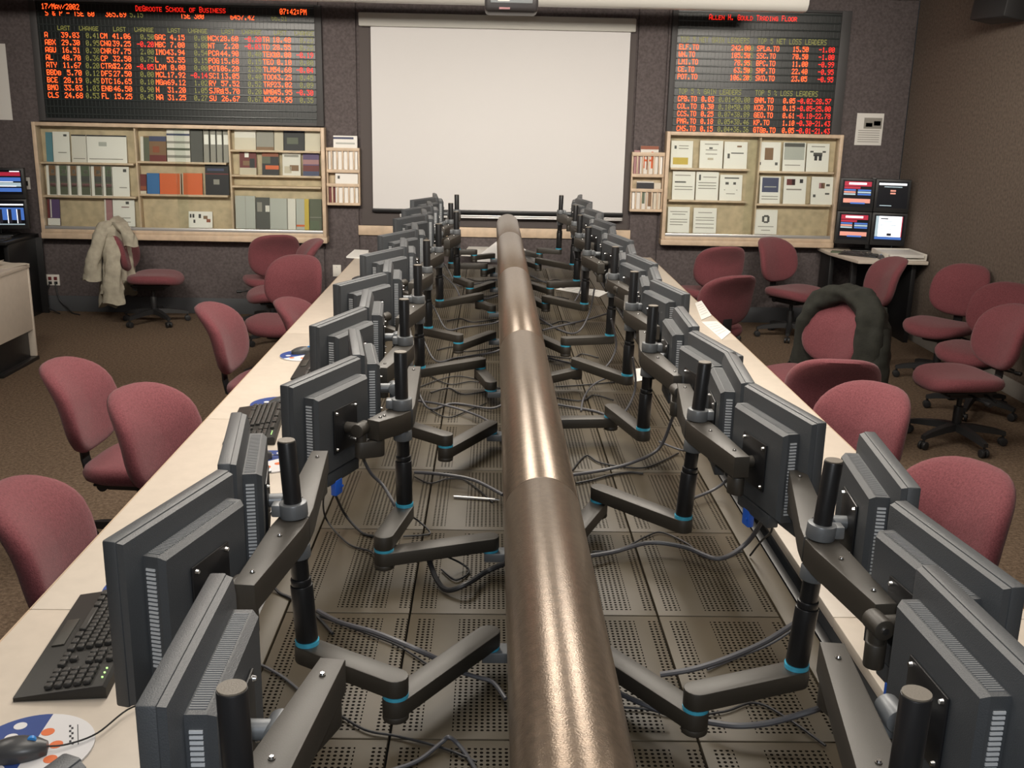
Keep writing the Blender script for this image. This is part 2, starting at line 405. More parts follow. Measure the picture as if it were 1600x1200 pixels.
# ------------------------------------------------------------------ glass cases
def docbox(b, x0, x1, z0, z1, y, th, lean=.03):
    """a thin upright sheet/booklet leaning back a little: front face at y (foot), top leans away"""
    p = [(x0, y, z0), (x1, y, z0), (x1, y + lean, z1), (x0, y + lean, z1)]
    q = [(x, yy + th, z) for x, yy, z in p]
    v = [b.bm.verts.new(c) for c in p + q]
    for f in ((0, 1, 2, 3), (7, 6, 5, 4), (0, 4, 5, 1), (1, 5, 6, 2), (2, 6, 7, 3), (3, 7, 4, 0)):
        ff = b.bm.faces.new([v[i] for i in f]); ff.material_index = b.mi
    return b
def mark(b, x0, x1, z0, z1, zb, zt, y, lean):
    """a printed patch lying on the leaning front face"""
    def yy(z): return y + lean * (z - zb) / (zt - zb) - .0012
    b.quad((x0, yy(z0), z0), (x1, yy(z0), z0), (x1, yy(z1), z1), (x0, yy(z1), z1))
HUE = {'white': (.80, .78, .74), 'pale': (.68, .65, .60), 'teal': (.10, .24, .30), 'blue': (.03, .14, .36), 'orange': (.62, .12, .03), 'black': (.015, .014, .018),
       'brown': (.20, .11, .055), 'darkgrey': (.075, .075, .07), 'grey': (.27, .255, .225), 'lightgrey': (.42, .43, .40), 'purple': (.10, .06, .16), 'maroon': (.14, .022, .022),
       'olive': (.10, .11, .075), 'yellow': (.55, .40, .06), 'green': (.10, .13, .08), 'beige': (.52, .46, .36), 'pink': (.36, .18, .19), 'rust': (.26, .07, .03), 'navy': (.05, .06, .13), 'cream': (.60, .54, .44)}
def hm(n): return hue('print_' + n, HUE[n], .55)
def booklet(rc, Y, zsh, base, label, cat='booklet', name='booklet', group=None, marks=(), th=.012, lean=.025):
    x0, y0, x1, y1 = rc
    a, b_, z0, z1 = rect(x0, y0, x1, y1, Y)
    if zsh is not None: z1 = zsh + (z1 - z0); z0 = zsh
    b = B(); ms = [hm(base)]
    docbox(b, a, b_, z0, z1, Y, th, lean)
    for (u0, v0, u1, v1, c) in marks:             # fractions of width / height from the lower left
        if hm(c) not in ms: ms.append(hm(c))
        b.mi = ms.index(hm(c))
        mark(b, a + u0 * (b_ - a), a + u1 * (b_ - a), z0 + v0 * (z1 - z0), z0 + v1 * (z1 - z0), z0, z1, Y, lean)
    o = b.build(name, ms)
    return tag(o, label, cat, group)

def case(label, px, bays, sill_h, group):
    """px: outer rectangle in the photograph; bays: list of (x_left, x_right, [shelf y px])"""
    D = .13; Yf = YW - D
    a, b_, z0, z1 = rect(*px, Yf)
    root = thing('display_case', label, 'display case', ((a + b_) / 2, YW, z0), group=group); o = root.location
    L = lambda p: Vector(p) - o
    t = .032
    fr = B()
    fr.span(L((a, Yf, z0)), L((a + t, YW - .0006, z1)), .003); fr.span(L((b_ - t, Yf, z0)), L((b_, YW - .0006, z1)), .003)
    fr.span(L((a + t, Yf, z1 - t)), L((b_ - t, YW - .0006, z1)), .003); fr.span(L((a + t, Yf, z0)), L((b_ - t, YW - .0006, z0 + t)), .003)
    fr.build('frame', WOOD, root)
    B().span(L((a + t, YW - .012, z0 + t)), L((b_ - t, YW - .001, z1 - t))).build('back_panel', WOODIN, root)
    B().span(L((a - .004, Yf - .006, z0 - sill_h)), L((b_ + .004, YW - .0006, z0 - .0005)), .004).build('lower_rail', WOOD, root)
    # aluminium track at the foot of the sliding panes
    B().span(L((a + t, Yf + .002, z0 + t)), L((b_ - t, Yf + .03, z0 + t + .028)), .004).build('pane_track', METAL, root)
    sh = []
    for i, (bx0, bx1, ys) in enumerate(bays):
        wx0 = max(U(bx0, 290, y=Yf + .05).x, a + t); wx1 = min(U(bx1, 290, y=Yf + .05).x, b_ - t)
        if i: B().span(L((wx0 - .014, Yf + .035, z0 + t)), L((wx0 + .0, YW - .0125, z1 - t)), .002).build('divider', WOOD, root)
        zs = []
        for yy in ys:
            zz = U((bx0 + bx1) / 2, yy, y=Yf + .05).z
            B().span(L((wx0 + .0005, Yf + .035, zz - .018)), L((wx1 - .0145, YW - .0125, zz)), .002).build('shelf', WOOD, root); zs.append(zz)
        zs.append(z0 + t + .0285); sh.append(zs)
    xm = (a + b_) / 2
    for k, (u, v, yy) in enumerate(((a + t, xm + .05, Yf + .010), (xm - .05, b_ - t, Yf + .022))):
        B().span(L((u + .001, yy, z0 + t + .012)), L((v - .001, yy + .005, z1 - t - .001))).build('glass_pane', GLASS, root)
    return sh, Yf
shL, YfL = case('long wooden wall case with sliding glass left of the screen, full of booklets', (57, 195, 508, 367), [(66, 214, (254, 306)), (218, 358, (253, 304)), (363, 505, (235, 274, 291))], .055, 'glass fronted wall cases')
Yd = YfL + .062
g1 = 'booklets in the left glass case'
def bl(rc, sh, base, label, **k): return booklet(rc, Yd, sh, base, label, group=g1, **k)
s = shL[0]
bl((71, 207, 81, 253), s[0], 'teal', 'teal booklet at the left end of the top shelf in the left glass case')
bl((82, 206, 108, 253), s[0], 'white', 'white sheet beside the teal booklet in the left glass case', marks=((.65, .85, .85, .92, 'darkgrey'), (.3, .3, .8, .33, 'grey')))
bl((111, 210, 134, 253), s[0], 'pale', 'narrow pale folder with a dark top, top shelf of the left case', marks=((0, .95, 1, 1, 'black'), (.1, .12, .9, .15, 'grey')))
bl((135, 210, 197, 253), s[0], 'white', 'wide white sheet with a dark top edge in the left glass case', marks=((0, .95, 1, 1, 'black'), (.05, .12, .9, .15, 'grey'), (.3, .6, .5, .75, 'lightgrey')))
bx = [(72, 87), (88, 105), (106, 119.5), (120.5, 140), (142, 158.5), (160, 174)]
nm = ['leftmost', 'second', 'third', 'fourth', 'fifth', 'sixth']
for i, (u, v) in enumerate(bx):
    bl((u, 258, v, 305), s[1], 'white', f'{nm[i]} of six photo-covered brochures on the middle shelf of the left case', marks=((.28, .02, .98, .45, 'olive'), (.28, .45, .98, .65, 'darkgrey'), (.28, .65, .98, .98, ['brown', 'green'][i % 2]), (.5, .72, .85, .85, 'grey'), (.35, .28, .95, .4, 'pink')))
bl((175, 258, 201, 304), s[1], 'white', 'white sheet at the right of the six photo-covered brochures', marks=((.65, .82, .85, .92, 'darkgrey'), (.4, .28, .85, .31, 'grey')))
bl((74, 317, 93, 357), s[2], 'purple', 'purple booklet with white foot in the bottom left corner of the left case', marks=((0, 0, 1, .27, 'white'), (0, .27, .2, 1, 'maroon'), (.25, .3, .35, 1, 'pale')))
bl((163, 313, 175, 355), s[2], 'pink', 'reddish booklet standing behind the beige jacket in the left case', marks=((0, 0, .2, 1, 'pale'),))
bl((176, 313, 210, 355), s[2], 'white', 'white sheet behind the beige jacket on the bottom shelf', marks=((.6, .82, .75, .92, 'darkgrey'), (.4, .7, .75, .73, 'maroon'), (.4, .3, .8, .33, 'grey'), (.4, .15, .8, .18, 'grey')))
s = shL[1]
bl((219, 214, 223.5, 252), s[0], 'pale', 'thin white spine at the left of the brown poster, left case', cat='booklet')
bl((224, 213, 259, 252), s[0], 'brown', 'brown pictorial booklet on the top shelf of the left case middle bay', marks=((0, 0, .25, .95, 'olive'), (.25, .8, 1, 1, 'navy'), (.25, .0, 1, .25, 'maroon'), (.4, .35, .7, .6, 'rust')))
bl((260, 201, 296, 252), s[0], 'pale', 'pale striped leaflet between brown booklet and dark binder in the left case', marks=((0, .12, 1, .2, 'grey'), (0, .35, 1, .42, 'olive'), (0, .56, 1, .63, 'grey'), (0, .8, 1, .86, 'navy')))
bl((297, 201, 316, 252), s[0], 'darkgrey', 'dark binder left of the four grey binders in the left case', cat='binder', name='binder', th=.03)
for i, u in enumerate((317.5, 328, 338, 348.3)):
    bl((u, 201, u + 9, 252), s[0], 'grey', f'{["leftmost", "second", "third", "rightmost"][i]} of four grey binders with white spine labels', cat='binder', name='binder', th=.03, marks=((.1, .55, .9, .85, 'white'), (.88, 0, 1, 1, 'darkgrey')))
bl((218, 273, 228, 303), s[1], 'maroon', 'dark red booklet left of the blue booklet in the left case', marks=((0, 0, 1, .15, 'cream'), (.1, .2, 1, .4, 'rust')))
bl((229, 271, 248.5, 303), s[1], 'blue', 'blue booklet leaning on the middle shelf of the left case')
bl((249, 271, 282, 303), s[1], 'orange', 'orange booklet right next to the blue one in the left case', marks=((.96, 0, 1, 1, 'cream'),))
bl((284.5, 270, 315.5, 303), s[1], 'orange', 'second orange booklet, beside the black booklet in the left case', marks=((0, 0, .04, 1, 'cream'),))
bl((320, 256, 357, 303), s[1], 'black', 'black booklet with a white swirl on the middle shelf of the left case', marks=((0, .68, 1, .72, 'maroon'), (.1, .8, .8, .88, 'navy'), (.35, .35, .6, .52, 'grey')))
bl((294, 326, 331, 351), s[2], 'white', 'small white card with dark letter shapes on the bottom shelf', cat='card', name='card', marks=((.05, .62, .12, .85, 'black'), (.16, .62, .24, .85, 'black'), (.2, .3, .28, .5, 'black'), (.42, .6, .52, .85, 'black'), (.62, .55, .8, .75, 'brown'), (.75, .35, .92, .55, 'rust')))
s = shL[2]
bl((366, 199, 399, 233), s[0], 'cream', 'cream sheet at the top left of the right bay in the left case', marks=((0, .55, 1, 1, 'pale'),))
bl((400, 200, 427, 233), s[0], 'grey', 'grey leaflet with dark header in the left case right bay', marks=((0, .9, 1, 1, 'darkgrey'), (0, 0, 1, .15, 'brown')))
bl((428, 200, 442, 233), s[0], 'beige', 'narrow beige leaflet left of the dark poster in the left case')
bl((443, 199, 475, 233), s[0], 'black', 'dark green-black leaflet at the top of the left case right bay', marks=((.15, .3, .7, .6, 'olive'), (0, .85, 1, 1, 'navy')))
bl((476, 200, 500, 233), s[0], 'cream', 'cream leaflet at the top right corner of the left case')
for rc, c, lb, mk in (((374, 237, 400, 273), 'maroon', 'dark red magazine with pale faces, first of four in the right bay', ((.0, .0, 1, .3, 'beige'), (.3, .75, .55, .95, 'white'), (.2, .4, .6, .6, 'brown'), (.6, .3, .9, .7, 'black'))),
                      ((409, 237, 435, 273), 'black', 'black magazine with orange streak in the left case right bay', ((0, .8, 1, 1, 'rust'), (.2, .25, 1, .42, 'orange'), (0, .5, .5, .8, 'olive'))),
                      ((441, 237, 469, 273), 'pale', 'pale magazine with brown figures in the left case right bay', ((.1, .1, .5, .4, 'beige'), (.4, .2, .9, .45, 'brown'), (.1, .8, .9, .9, 'grey'))),
                      ((473, 237, 498, 273), 'purple', 'purple and red magazine at the right end of four magazines', ((0, 0, 1, .2, 'navy'), (0, .2, 1, .45, 'maroon'), (0, .5, 1, .7, 'pink')))):
    bl(rc, s[1], c, lb, cat='magazine', name='magazine', marks=mk)
for rc, c, lb, mk in (((367, 296, 398, 347), 'lightgrey', 'light grey folder at the left of the bottom shelf, right bay of left case', ((.5, 0, .52, 1, 'grey'),)),
                      ((399, 298, 420.5, 347), 'darkgrey', 'dark grey folder with an oval emblem in the right bay of left case', ((.1, .55, .45, .85, 'grey'), (.7, .55, 1, .75, 'pale'))),
                      ((421, 298, 447.5, 346), 'lightgrey', 'wide light grey folder right of the dark grey folder', ()),
                      ((448, 298, 461, 346), 'pale', 'narrow pale folder on the bottom shelf of the right bay', ((.0, 0, .08, 1, 'grey'),)),
                      ((462, 297, 482, 345), 'lightgrey', 'folder with a yellow edge near the right end of the left case', ((.65, 0, 1, 1, 'yellow'), (0, .1, .65, .16, 'orange'))),
                      ((483, 297, 502, 345), 'olive', 'olive booklet in the bottom right corner of the left case', ((0, .4, 1, .42, 'grey'), (0, 0, .8, .3, 'green')))):
    bl(rc, s[3], c, lb, cat='folder', name='folder', marks=mk)

shR, YfR = case('wooden wall case with sliding glass right of the screen, pinned with white notices', (1038, 208, 1311, 377), [(1046, 1172, (263, 313)), (1184, 1308, (268, 319))], .05, 'glass fronted wall cases')
Yd = YfR + .062; g1 = 'notices in the right glass case'
s = shR[0]
TX = lambda *a: tuple((u0, v, u1, v + .03, 'grey') for u0, u1, v in a)
for rc, k, lb, mk in (((1049, 215, 1083, 257), 0, 'white notice with a yellow block, top left in the right glass case', ((.1, .12, .8, .38, 'yellow'), (.15, .7, .25, .82, 'darkgrey')) + TX((.35, .8, .8), (.35, .8, .7))),
                      ((1094, 216, 1130, 259), 0, 'white notice with an oval drawing, second on the top shelf', TX((.2, .8, .86), (.25, .75, .65), (.25, .75, .5)) + ((.4, .7, .55, .76, 'darkgrey'), (.35, .3, .6, .38, 'beige'))),
                      ((1132, 219, 1168, 261), 0, 'white notice with a dark line and square, third on the top shelf', ((.15, .38, .25, .56, 'darkgrey'), (.3, .56, .85, .6, 'darkgrey'), (.55, .8, .75, .86, 'brown'))),
                      ((1051, 267, 1086, 311), 1, 'white notice with plain text at the left of the middle shelf', TX((.1, .8, .85), (.1, .9, .45), (.1, .9, .35)) + ((.1, .6, .6, .65, 'darkgrey'),)),
                      ((1088, 267, 1123, 311), 1, 'white notice with a dark corner mark, second on the middle shelf', TX((.3, .9, .8), (.1, .9, .6), (.1, .9, .5), (.1, .9, .4)) + ((.12, .7, .2, .9, 'darkgrey'),)),
                      ((1125, 271, 1160, 311), 1, 'white notice with two small dark pictures and a circle, middle shelf', ((.2, .85, .85, .9, 'darkgrey'), (.25, .62, .4, .72, 'darkgrey'), (.6, .62, .72, .72, 'darkgrey')) + TX((.3, .7, .25), (.2, .25, .4), (.75, .8, .4))),
                      ((1044, 318, 1078, 358), 2, 'white typed notice at the left of the bottom shelf', TX((.1, .9, .8), (.2, .8, .7), (.1, .9, .5), (.1, .9, .4), (.1, .7, .3))),
                      ((1084, 320, 1120, 359), 2, 'white typed notice, second on the bottom shelf of the right case', TX((.2, .8, .8), (.1, .9, .6), (.1, .9, .5), (.1, .9, .35), (.1, .9, .2)))):
    bl(rc, s[k], 'white', lb, cat='notice', name='notice', marks=mk, th=.004)
s = shR[1]
for rc, k, lb, mk in (((1185, 219, 1220, 264), 0, 'white notice with a brown portrait and two small pictures', ((.3, .38, .68, .8, 'brown'), (.03, .2, .15, .3, 'darkgrey'), (.78, .2, .9, .3, 'darkgrey'))),
                      ((1224, 221, 1259, 266), 0, 'white notice with a wide grey picture block on the top shelf', ((.05, .4, .95, .85, 'lightgrey'), (.05, .85, .95, .98, 'darkgrey')) + TX((.1, .8, .2),)),
                      ((1261, 222, 1296, 266), 0, 'white notice with a black bull-like emblem on the top shelf', ((.3, .55, .7, .68, 'darkgrey'), (.35, .4, .48, .6, 'black'), (.55, .4, .68, .6, 'black'), (.15, .68, .3, .74, 'darkgrey'), (.7, .68, .85, .74, 'darkgrey')) + TX((.2, .8, .88),)),
                      ((1188, 273, 1220, 315), 1, 'white notice with a large blue square picture', ((.1, .42, .9, .96, 'navy'), (.2, .6, .8, .64, 'lightgrey')) + TX((.1, .9, .25), (.1, .9, .15))),
                      ((1225, 274, 1260, 317), 1, 'white notice with a dark picture and a small black one, middle shelf', ((.12, .68, .5, .9, 'maroon'), (.35, .68, .5, .9, 'black'), (.7, .76, .85, .9, 'black'), (.12, .5, .8, .55, 'grey'))),
                      ((1268, 275, 1302, 318), 1, 'white notice with several little pictures at the right end', ((.35, .58, .55, .78, 'pink'), (.45, .58, .62, .78, 'brown'), (.68, .66, .85, .74, 'darkgrey'), (.1, .26, .22, .36, 'darkgrey'), (.65, .36, .85, .42, 'darkgrey'))),
                      ((1180, 325, 1215, 363), 2, 'white notice with a dark round crest on the bottom shelf', ((.32, .5, .42, .74, 'darkgrey'), (.55, .5, .65, .74, 'darkgrey'), (.4, .7, .6, .78, 'darkgrey'), (.4, .46, .6, .53, 'darkgrey')) + TX((.15, .85, .3), (.3, .7, .15)))):
    bl(rc, s[k], 'white', lb, cat='notice', name='notice', marks=mk, th=.004)

# ------------------------------------------------------------------ slatted literature racks
def rack(label, x0, x1, tops, foot, group, docs):
    D = .09; Yf = YW - D
    a, b_, zb, zt = rect(x0, tops[0], x1, foot, Yf)
    root = thing('literature_rack', label, 'literature rack', ((a + b_) / 2, YW, zb), group=group); o = root.location; L = lambda p: Vector(p) - o
    for u in (a, b_ - .014): B().span(L((u, Yf + .006, zb)), L((u + .014, YW - .0006, zt)), .003).build('side_panel', WOOD, root)
    B().span(L((a + .014, YW - .010, zb)), L((b_ - .014, YW - .0008, zt))).build('back_panel', WOODIN, root)
    zz = []
    for (ya, yb_) in tops[1]:
        z1 = U((x0 + x1) / 2, ya, y=Yf).z; z0 = U((x0 + x1) / 2, yb_, y=Yf).z
        B().span(L((a, Yf - .004, z0)), L((b_, Yf + .0055, z1)), .002).build('rail', WOOD, root)
        zz.append((z0, z1))
    for (i, j) in tops[2]:                            # tiers between rail i and rail j carry slats and a floor
        n = 6; zlo = zz[j][1]; zhi = zz[i][0]
        B().span(L((a + .0145, Yf + .006, zlo - .012)), L((b_ - .0145, YW - .0105, zlo)), .001).build('pocket_floor', WOOD, root)
        for k in range(1, n):
            xx = a + (b_ - a) * k / n
            B().span(L((xx - .007, Yf - .002, zlo + .0005)), L((xx + .007, Yf + .005, zhi - .0005)), .002).build('slat', WOOD, root)
    for (tier, u0, u1, h, dep, base, lb, mk) in docs:
        zlo = zz[tops[2][tier][1]][1] + .0005
        b = B(); ms = [hm(base)]; xa = a + .02 + (b_ - a - .04) * u0; xb = a + .02 + (b_ - a - .04) * u1
        docbox(b, xa, xb, zlo, zlo + h, Yf + .012 + dep, .028, .012)
        for (p, q, r_, t_, c) in mk:
            if hm(c) not in ms: ms.append(hm(c))
            b.mi = ms.index(hm(c)); mark(b, xa + p * (xb - xa), xa + r_ * (xb - xa), zlo + q * h, zlo + t_ * h, zlo, zlo + h, Yf + .012 + dep, .012)
        tag(b.build('leaflet_stack', ms), lb, 'leaflets', 'leaflet stacks in the slatted racks')
rack('small slatted wooden rack of white leaflets between the left case and the screen', 510, 562, (231, ((231, 236), (265, 270), (287, 292), (317, 321)), ((0, 1), (2, 3))), 321, 'slatted literature racks',
     [(0, .0, .16, .18, .0, 'pale', 'narrow white leaflets at the left of the upper pocket, left rack', ()), (0, .18, 1, .30, .0, 'white', 'stack of white leaflets with blue top standing high in the left rack', ((0, .9, .85, .96, 'navy'), (.1, .75, .9, .8, 'lightgrey'))),
      (1, .0, .2, .17, .0, 'maroon', 'dark leaflets at the left of the lower pocket, left rack', ()), (1, .22, 1, .27, .0, 'white', 'stack of white leaflets in the lower pocket of the left rack', ((.1, .8, .2, .9, 'darkgrey'),))])
rack('small slatted wooden rack of red and dark leaflets between the screen and the right case', 986, 1037, (238, ((238, 244), (272, 277), (295, 300), (327, 331)), ((0, 1), (2, 3))), 331, 'slatted literature racks',
     [(0, .0, .2, .21, .0, 'pink', 'pink leaflets at the left of the upper pocket, right rack', ()), (0, .22, .85, .25, .0, 'pale', 'red lettered leaflets in the upper pocket of the right rack', ((.1, .2, .25, .75, 'orange'), (.35, .15, .5, .75, 'rust'), (.6, .2, .72, .8, 'orange'), (.0, .88, 1, 1, 'rust'), (.2, .45, .8, .52, 'orange'))),
      (0, .87, 1, .18, .0, 'white', 'thin white leaflets at the right of the upper pocket, right rack', ()),
      (1, .0, .12, .16, .0, 'white', 'white leaflets at the left of the lower pocket, right rack', ()), (1, .14, .74, .25, .0, 'pale', 'dark topped leaflets in the lower pocket of the right rack', ((0, .74, 1, .96, 'black'), (.35, .2, .5, .6, 'green'), (.7, .1, .9, .6, 'brown'))), (1, .76, 1, .24, .0, 'cream', 'cream leaflets at the right of the lower pocket, right rack', ())])

# ------------------------------------------------------------------ projection screen, tray, wood strip
a, b_, z0, z1 = rect(581, 45, 979, 329, YW - .05)
root = thing('projection_screen', 'large white projection screen hanging on the far wall', 'projection screen', ((a + b_) / 2, YW - .05, z0)); o = root.location; L = lambda p: Vector(p) - o
ha, hb, hz0, hz1 = rect(560, 32, 994, 53, YW - .09)
hz0 = z1 - .005
B().span(L((ha, YW - .10, hz0)), L((hb, YW - .0006, hz0 + .115)), .012).build('housing', SCREENB, root)
B().span(L((a, YW - .052, z0)), L((b_, YW - .049, hz0 + .01))).build('screen_sheet', SCREENW, root)
B().span(L((a - .008, YW - .062, z0 - .035)), L((b_ + .008, YW - .042, z0)), .006).build('weight_bar', BLACK, root)
bd = B(); bd.span(L((a - .11, YW - .018, z0 - .16)), L((b_ + .06, YW - .0008, hz0 - .01)), .003); 
tb = bd.build('backing_board', mat('backing_grey', (.10, .085, .082), .9), root)
a, b_, z0, z1 = rect(625, 334, 972, 342, YW - .07)
t = thing('marker_tray', 'aluminium marker tray on the wall just under the white screen', 'marker tray', ((a + b_) / 2, YW, z0)); o = t.location
B().span(L((a, YW - .09, z0 - .0)), L((b_, YW - .0195, z0 + .012)), .003).span(L((a, YW - .092, z0 + .012)), L((b_, YW - .086, z0 + .03)), .002).build('tray', METAL, t)
for k, (px_, c) in enumerate(((730, 'black'), (765, 'navy'), (826, 'black'))):
    p = U(px_, 338, y=YW - .06)
    pen = B(); pen.cyl((p.x - .07, YW - .06, z0 + .0215), (p.x + .03, YW - .06, z0 + .0215), .009); pen.cyl((p.x + .03, YW - .06, z0 + .0215), (p.x + .06, YW - .06, z0 + .0215), .0095, seg=14)
    tag(pen.build('whiteboard_marker', hm(c)), ['black marker lying on the tray left of the tube', 'dark blue marker on the tray beside the tube end', 'black marker lying on the tray right of the tube'][k], 'marker', 'markers on the tray')
a, b_, z0, z1 = rect(560, 356, 985, 371, YW - .02)
struct(B().span((a, YW - .022, z0), (b_, YW - .0006, z1), .004).build('trim_1', WOOD))

# ------------------------------------------------------------------ small things on the walls
def plate(rc, Y, label, cat, name, holes=()):
    a, b_, z0, z1 = rect(*rc, Y)
    r = thing(name, label, cat, ((a + b_) / 2, YW, z0)); o = r.location
    B().span(Vector((a, YW - .012, z0)) - o, Vector((b_, YW - .0006, z1)) - o, .003).build('cover_plate', PLATE, r)
    for (u, v, uw, vh, c, nm_) in holes:
        x = a + (b_ - a) * u; z = z0 + (z1 - z0) * v
        B().span(Vector((x, YW - .018, z)) - o, Vector((x + uw * (b_ - a), YW - .0115, z + vh * (z1 - z0))) - o, .002).build(nm_, c, r)
    return r
plate((73, 429, 93, 446), YW - .01, 'ivory double power outlet low on the far wall behind the left desk', 'outlet', 'power_outlet', [(.14, .5, .26, .3, hm('maroon'), 'socket'), (.58, .5, .26, .3, hm('maroon'), 'socket'), (.14, .12, .26, .26, BLACK, 'plug'), (.58, .12, .26, .26, BLACK, 'plug')])
plate((37, 277, 47, 296), YW - .01, 'small ivory wall switch between the left monitors and the glass case', 'switch', 'light_switch', [(.3, .3, .4, .4, BLACK, 'toggle')])
plate((520, 414, 533, 432), YW - .01, 'blank ivory wall plate above the far end of the left worktop', 'wall plate', 'blank_plate', [(.44, .8, .12, .08, METAL, 'screw'), (.44, .12, .12, .08, METAL, 'screw')])
def poster(rc, label, lines):
    a, b_, z0, z1 = rect(*rc, YW)
    b = B(); b.span((a, YW - .003, z0), (b_, YW - .0006, z1)); b.mi = 1
    for (u0, v0, u1, v1, k) in lines:
        b.mi = k; x0 = a + u0 * (b_ - a); x1 = a + u1 * (b_ - a); q0 = z0 + v0 * (z1 - z0); q1 = z0 + v1 * (z1 - z0)
        b.quad((x0, YW - .0036, q0), (x1, YW - .0036, q0), (x1, YW - .0036, q1), (x0, YW - .0036, q1))
    return tag(b.build('poster', [PAPER, hm('grey'), hm('darkgrey')]), label, 'poster')
poster((1337, 177, 1379, 227), 'white paper notice with a grey picture pinned right of the stock board', [(.28, .52, .95, .86, 1), (.35, .58, .6, .7, 2), (.65, .62, .9, .76, 2)] + [(.1, v, .9, v + .02, 1) for v in (.1, .17, .24, .31, .38, .45)])
poster((-28, 68, 14, 187), 'tall white paper sheet on the far wall at the left edge of the photo', [])

# speaker on the right wall
p = U(1565, 12, x=XR - .16)
sp = thing('wall_speaker', 'black loudspeaker on a bracket high on the right wall', 'speaker', (XR, p.y, p.z - .16))
b = B(); b.box((-.165, 0, .20), (.20, .36, .26), .012, Matrix.Rotation(R(14), 3, 'Z') @ Matrix.Rotation(R(8), 3, 'Y')); b.build('cabinet', PLAST, sp)
B().box((-.035, 0, .2), (.07, .05, .05), .004).box((-.004, 0, .2), (.007, .12, .16), .002).build('bracket', BLACK, sp)

# long white pendant fixture in front of the far wall, and the projector
Yp = 8.45
e0 = U(1258, 12, y=Yp); zb = U(880, 11, y=Yp).z
x0, x1 = XL + .6, e0.x
pend = thing('pendant_fixture', 'long white rounded light fixture hanging below the ceiling before the far wall', 'light fixture', ((x0 + x1) / 2, Yp, zb)); o = pend.location
prof = [(-.11, .10), (-.105, .05), (-.075, .012), (-.03, 0), (.03, 0), (.075, .012), (.105, .05), (.11, .10)]
b = B(); b.poly([(q[0], q[1]) for q in prof], x0 - o.x, x1 - o.x, Matrix(((0, 0, 1, 0), (1, 0, 0, 0), (0, 1, 0, 0), (0, 0, 0, 1))), .004)
b.build('fixture_body', mat('fixture_white', (.62, .61, .57), .4), pend)
for xx in (-3.2, -1.2, .8): B().cyl((xx, 0, .1), (xx, 0, CEIL - zb - .0005), .006, seg=8).build('suspension_rod', METAL, pend)
p0 = U(757, 20, y=5.5); p1 = U(841, 23, y=5.5)
pr = thing('ceiling_projector', 'dark projector hanging from the ceiling at the top middle', 'projector', ((p0.x + p1.x) / 2, 5.62, p0.z)); wd = p1.x - p0.x
B().box((0, 0, .062), (wd, .24, .11), .022, seg=3).build('housing', mat('projector_shell', (.035, .032, .033), .4), pr)
B().box((0, -.119, .075), (wd * .78, .006, .05), .002).build('connector_panel', mat('panel_grey', (.22, .24, .25), .5), pr)
b = B(); b.box((-.04, -.121, .075), (.06, .004, .035), .001); b.box((.06, -.121, .08), (.03, .004, .02), .001); b.build('label_plate', PAPER, pr)
b = B(); b.box((-.035, -.1195, .024), (.055, .006, .010), .001); b.build('name_plate', hm('pink'), pr)
B().cyl((0, 0, .117), (0, 0, CEIL - p0.z - .0005), .02).cyl((0, 0, CEIL - p0.z - .02), (0, 0, CEIL - p0.z - .0005), .07).build('ceiling_mount', PLAST, pr)
# ------------------------------------------------------------------ the long trading desk
XC = .125                                   # axis of the tube
DECK_Z, TOP_Z = .68, .74
Y_END = 8.72
segs = [-.15, .70, 2.29, 3.88, 5.48, 7.07, Y_END]
for side, xo, xi in (('left', -1.111, -.606), ('right', 1.364, .862)):
    s = -1 if side == 'left' else 1
    for k, (y0, y1) in enumerate(zip(segs, segs[1:])):
        ym = (y0 + y1) / 2
        d = thing('worktop_unit', f'cream laminate worktop unit on the {side} side, {ORD[k]} from the camera' if k else f'cream laminate worktop unit on the {side} side right below the camera', 'worktop', ((xo + xi) / 2, ym, 0), group=f'{side} row worktop units')
        h = (y1 - y0) / 2 - .0012; hw = abs(xo - xi) / 2
        B().box((0, 0, TOP_Z - .0165), (hw * 2, h * 2, .031), .003).build('top', LAMIN, d)
        B().box((s * (hw + .002), 0, TOP_Z - .0165), (.0035, h * 2, .030), .001).build('edge_strip', LAMED, d)
        B().box((-s * (hw - .04), 0, .37), (.02, h * 2 - .01, .66), .002).build('back_panel', mat('desk_panel_grey', (.10, .10, .10), .6), d)
        for q in (-1, 1):
            yy = q * (h - .04)
            B().box((s * .02, yy, .685), (hw * 1.5, .04, .045), .004).build('support_arm', BLACK, d)
            B().box((-s * (hw - .075), yy, .335), (.05, .05, .655), .004).build('leg', BLACK, d)
deck = thing('cable_deck', 'perforated brown metal deck between the two worktops, under the monitor arms', 'deck', (XC, 4.3, 0))
b = B()
for s, xx in ((-1, -.590), (1, .846)): b.box((xx - XC, 0, .655), (.024, 8.84, .05), .002)
b.box((0, 0, .645), (1.40, 8.84, .018)); b.build('deck_frame', BLACK, deck)
for xx in (-.5, .5):
    for yy in (-3.9, 0, 3.9): B().box((xx, yy, .318), (.06, .06, .634), .004).build('support_leg', BLACK, deck)
pin = B().box((0, 0, 0), (.315, .541, .016), .0025).build('deck_panel', PERF, deck)
pin.location = (-.161, 1.855 - 4.3 - .2725, .672)
first = True
for i in range(-3, 13):
    yy = 1.855 + .545 * i + .2725 - 4.3
    if yy + 4.3 + .2725 > Y_END + .01: continue
    for xx in (-.161, .161, -.4805, .4805):
        if first: c = pin; first = False
        else: c = pin.copy(); COL.objects.link(c)
        c.parent = deck; c.location = (xx, yy, .672)
    for s in (-1, 1):
        pass
so = B().box((0, 0, 0), (.062, 8.84, .016), .002).build('side_strip', PERF, deck); so.location = (-.674, 0, .672)
so2 = so.copy(); COL.objects.link(so2); so2.parent = deck; so2.location = (.674, 0, .672)

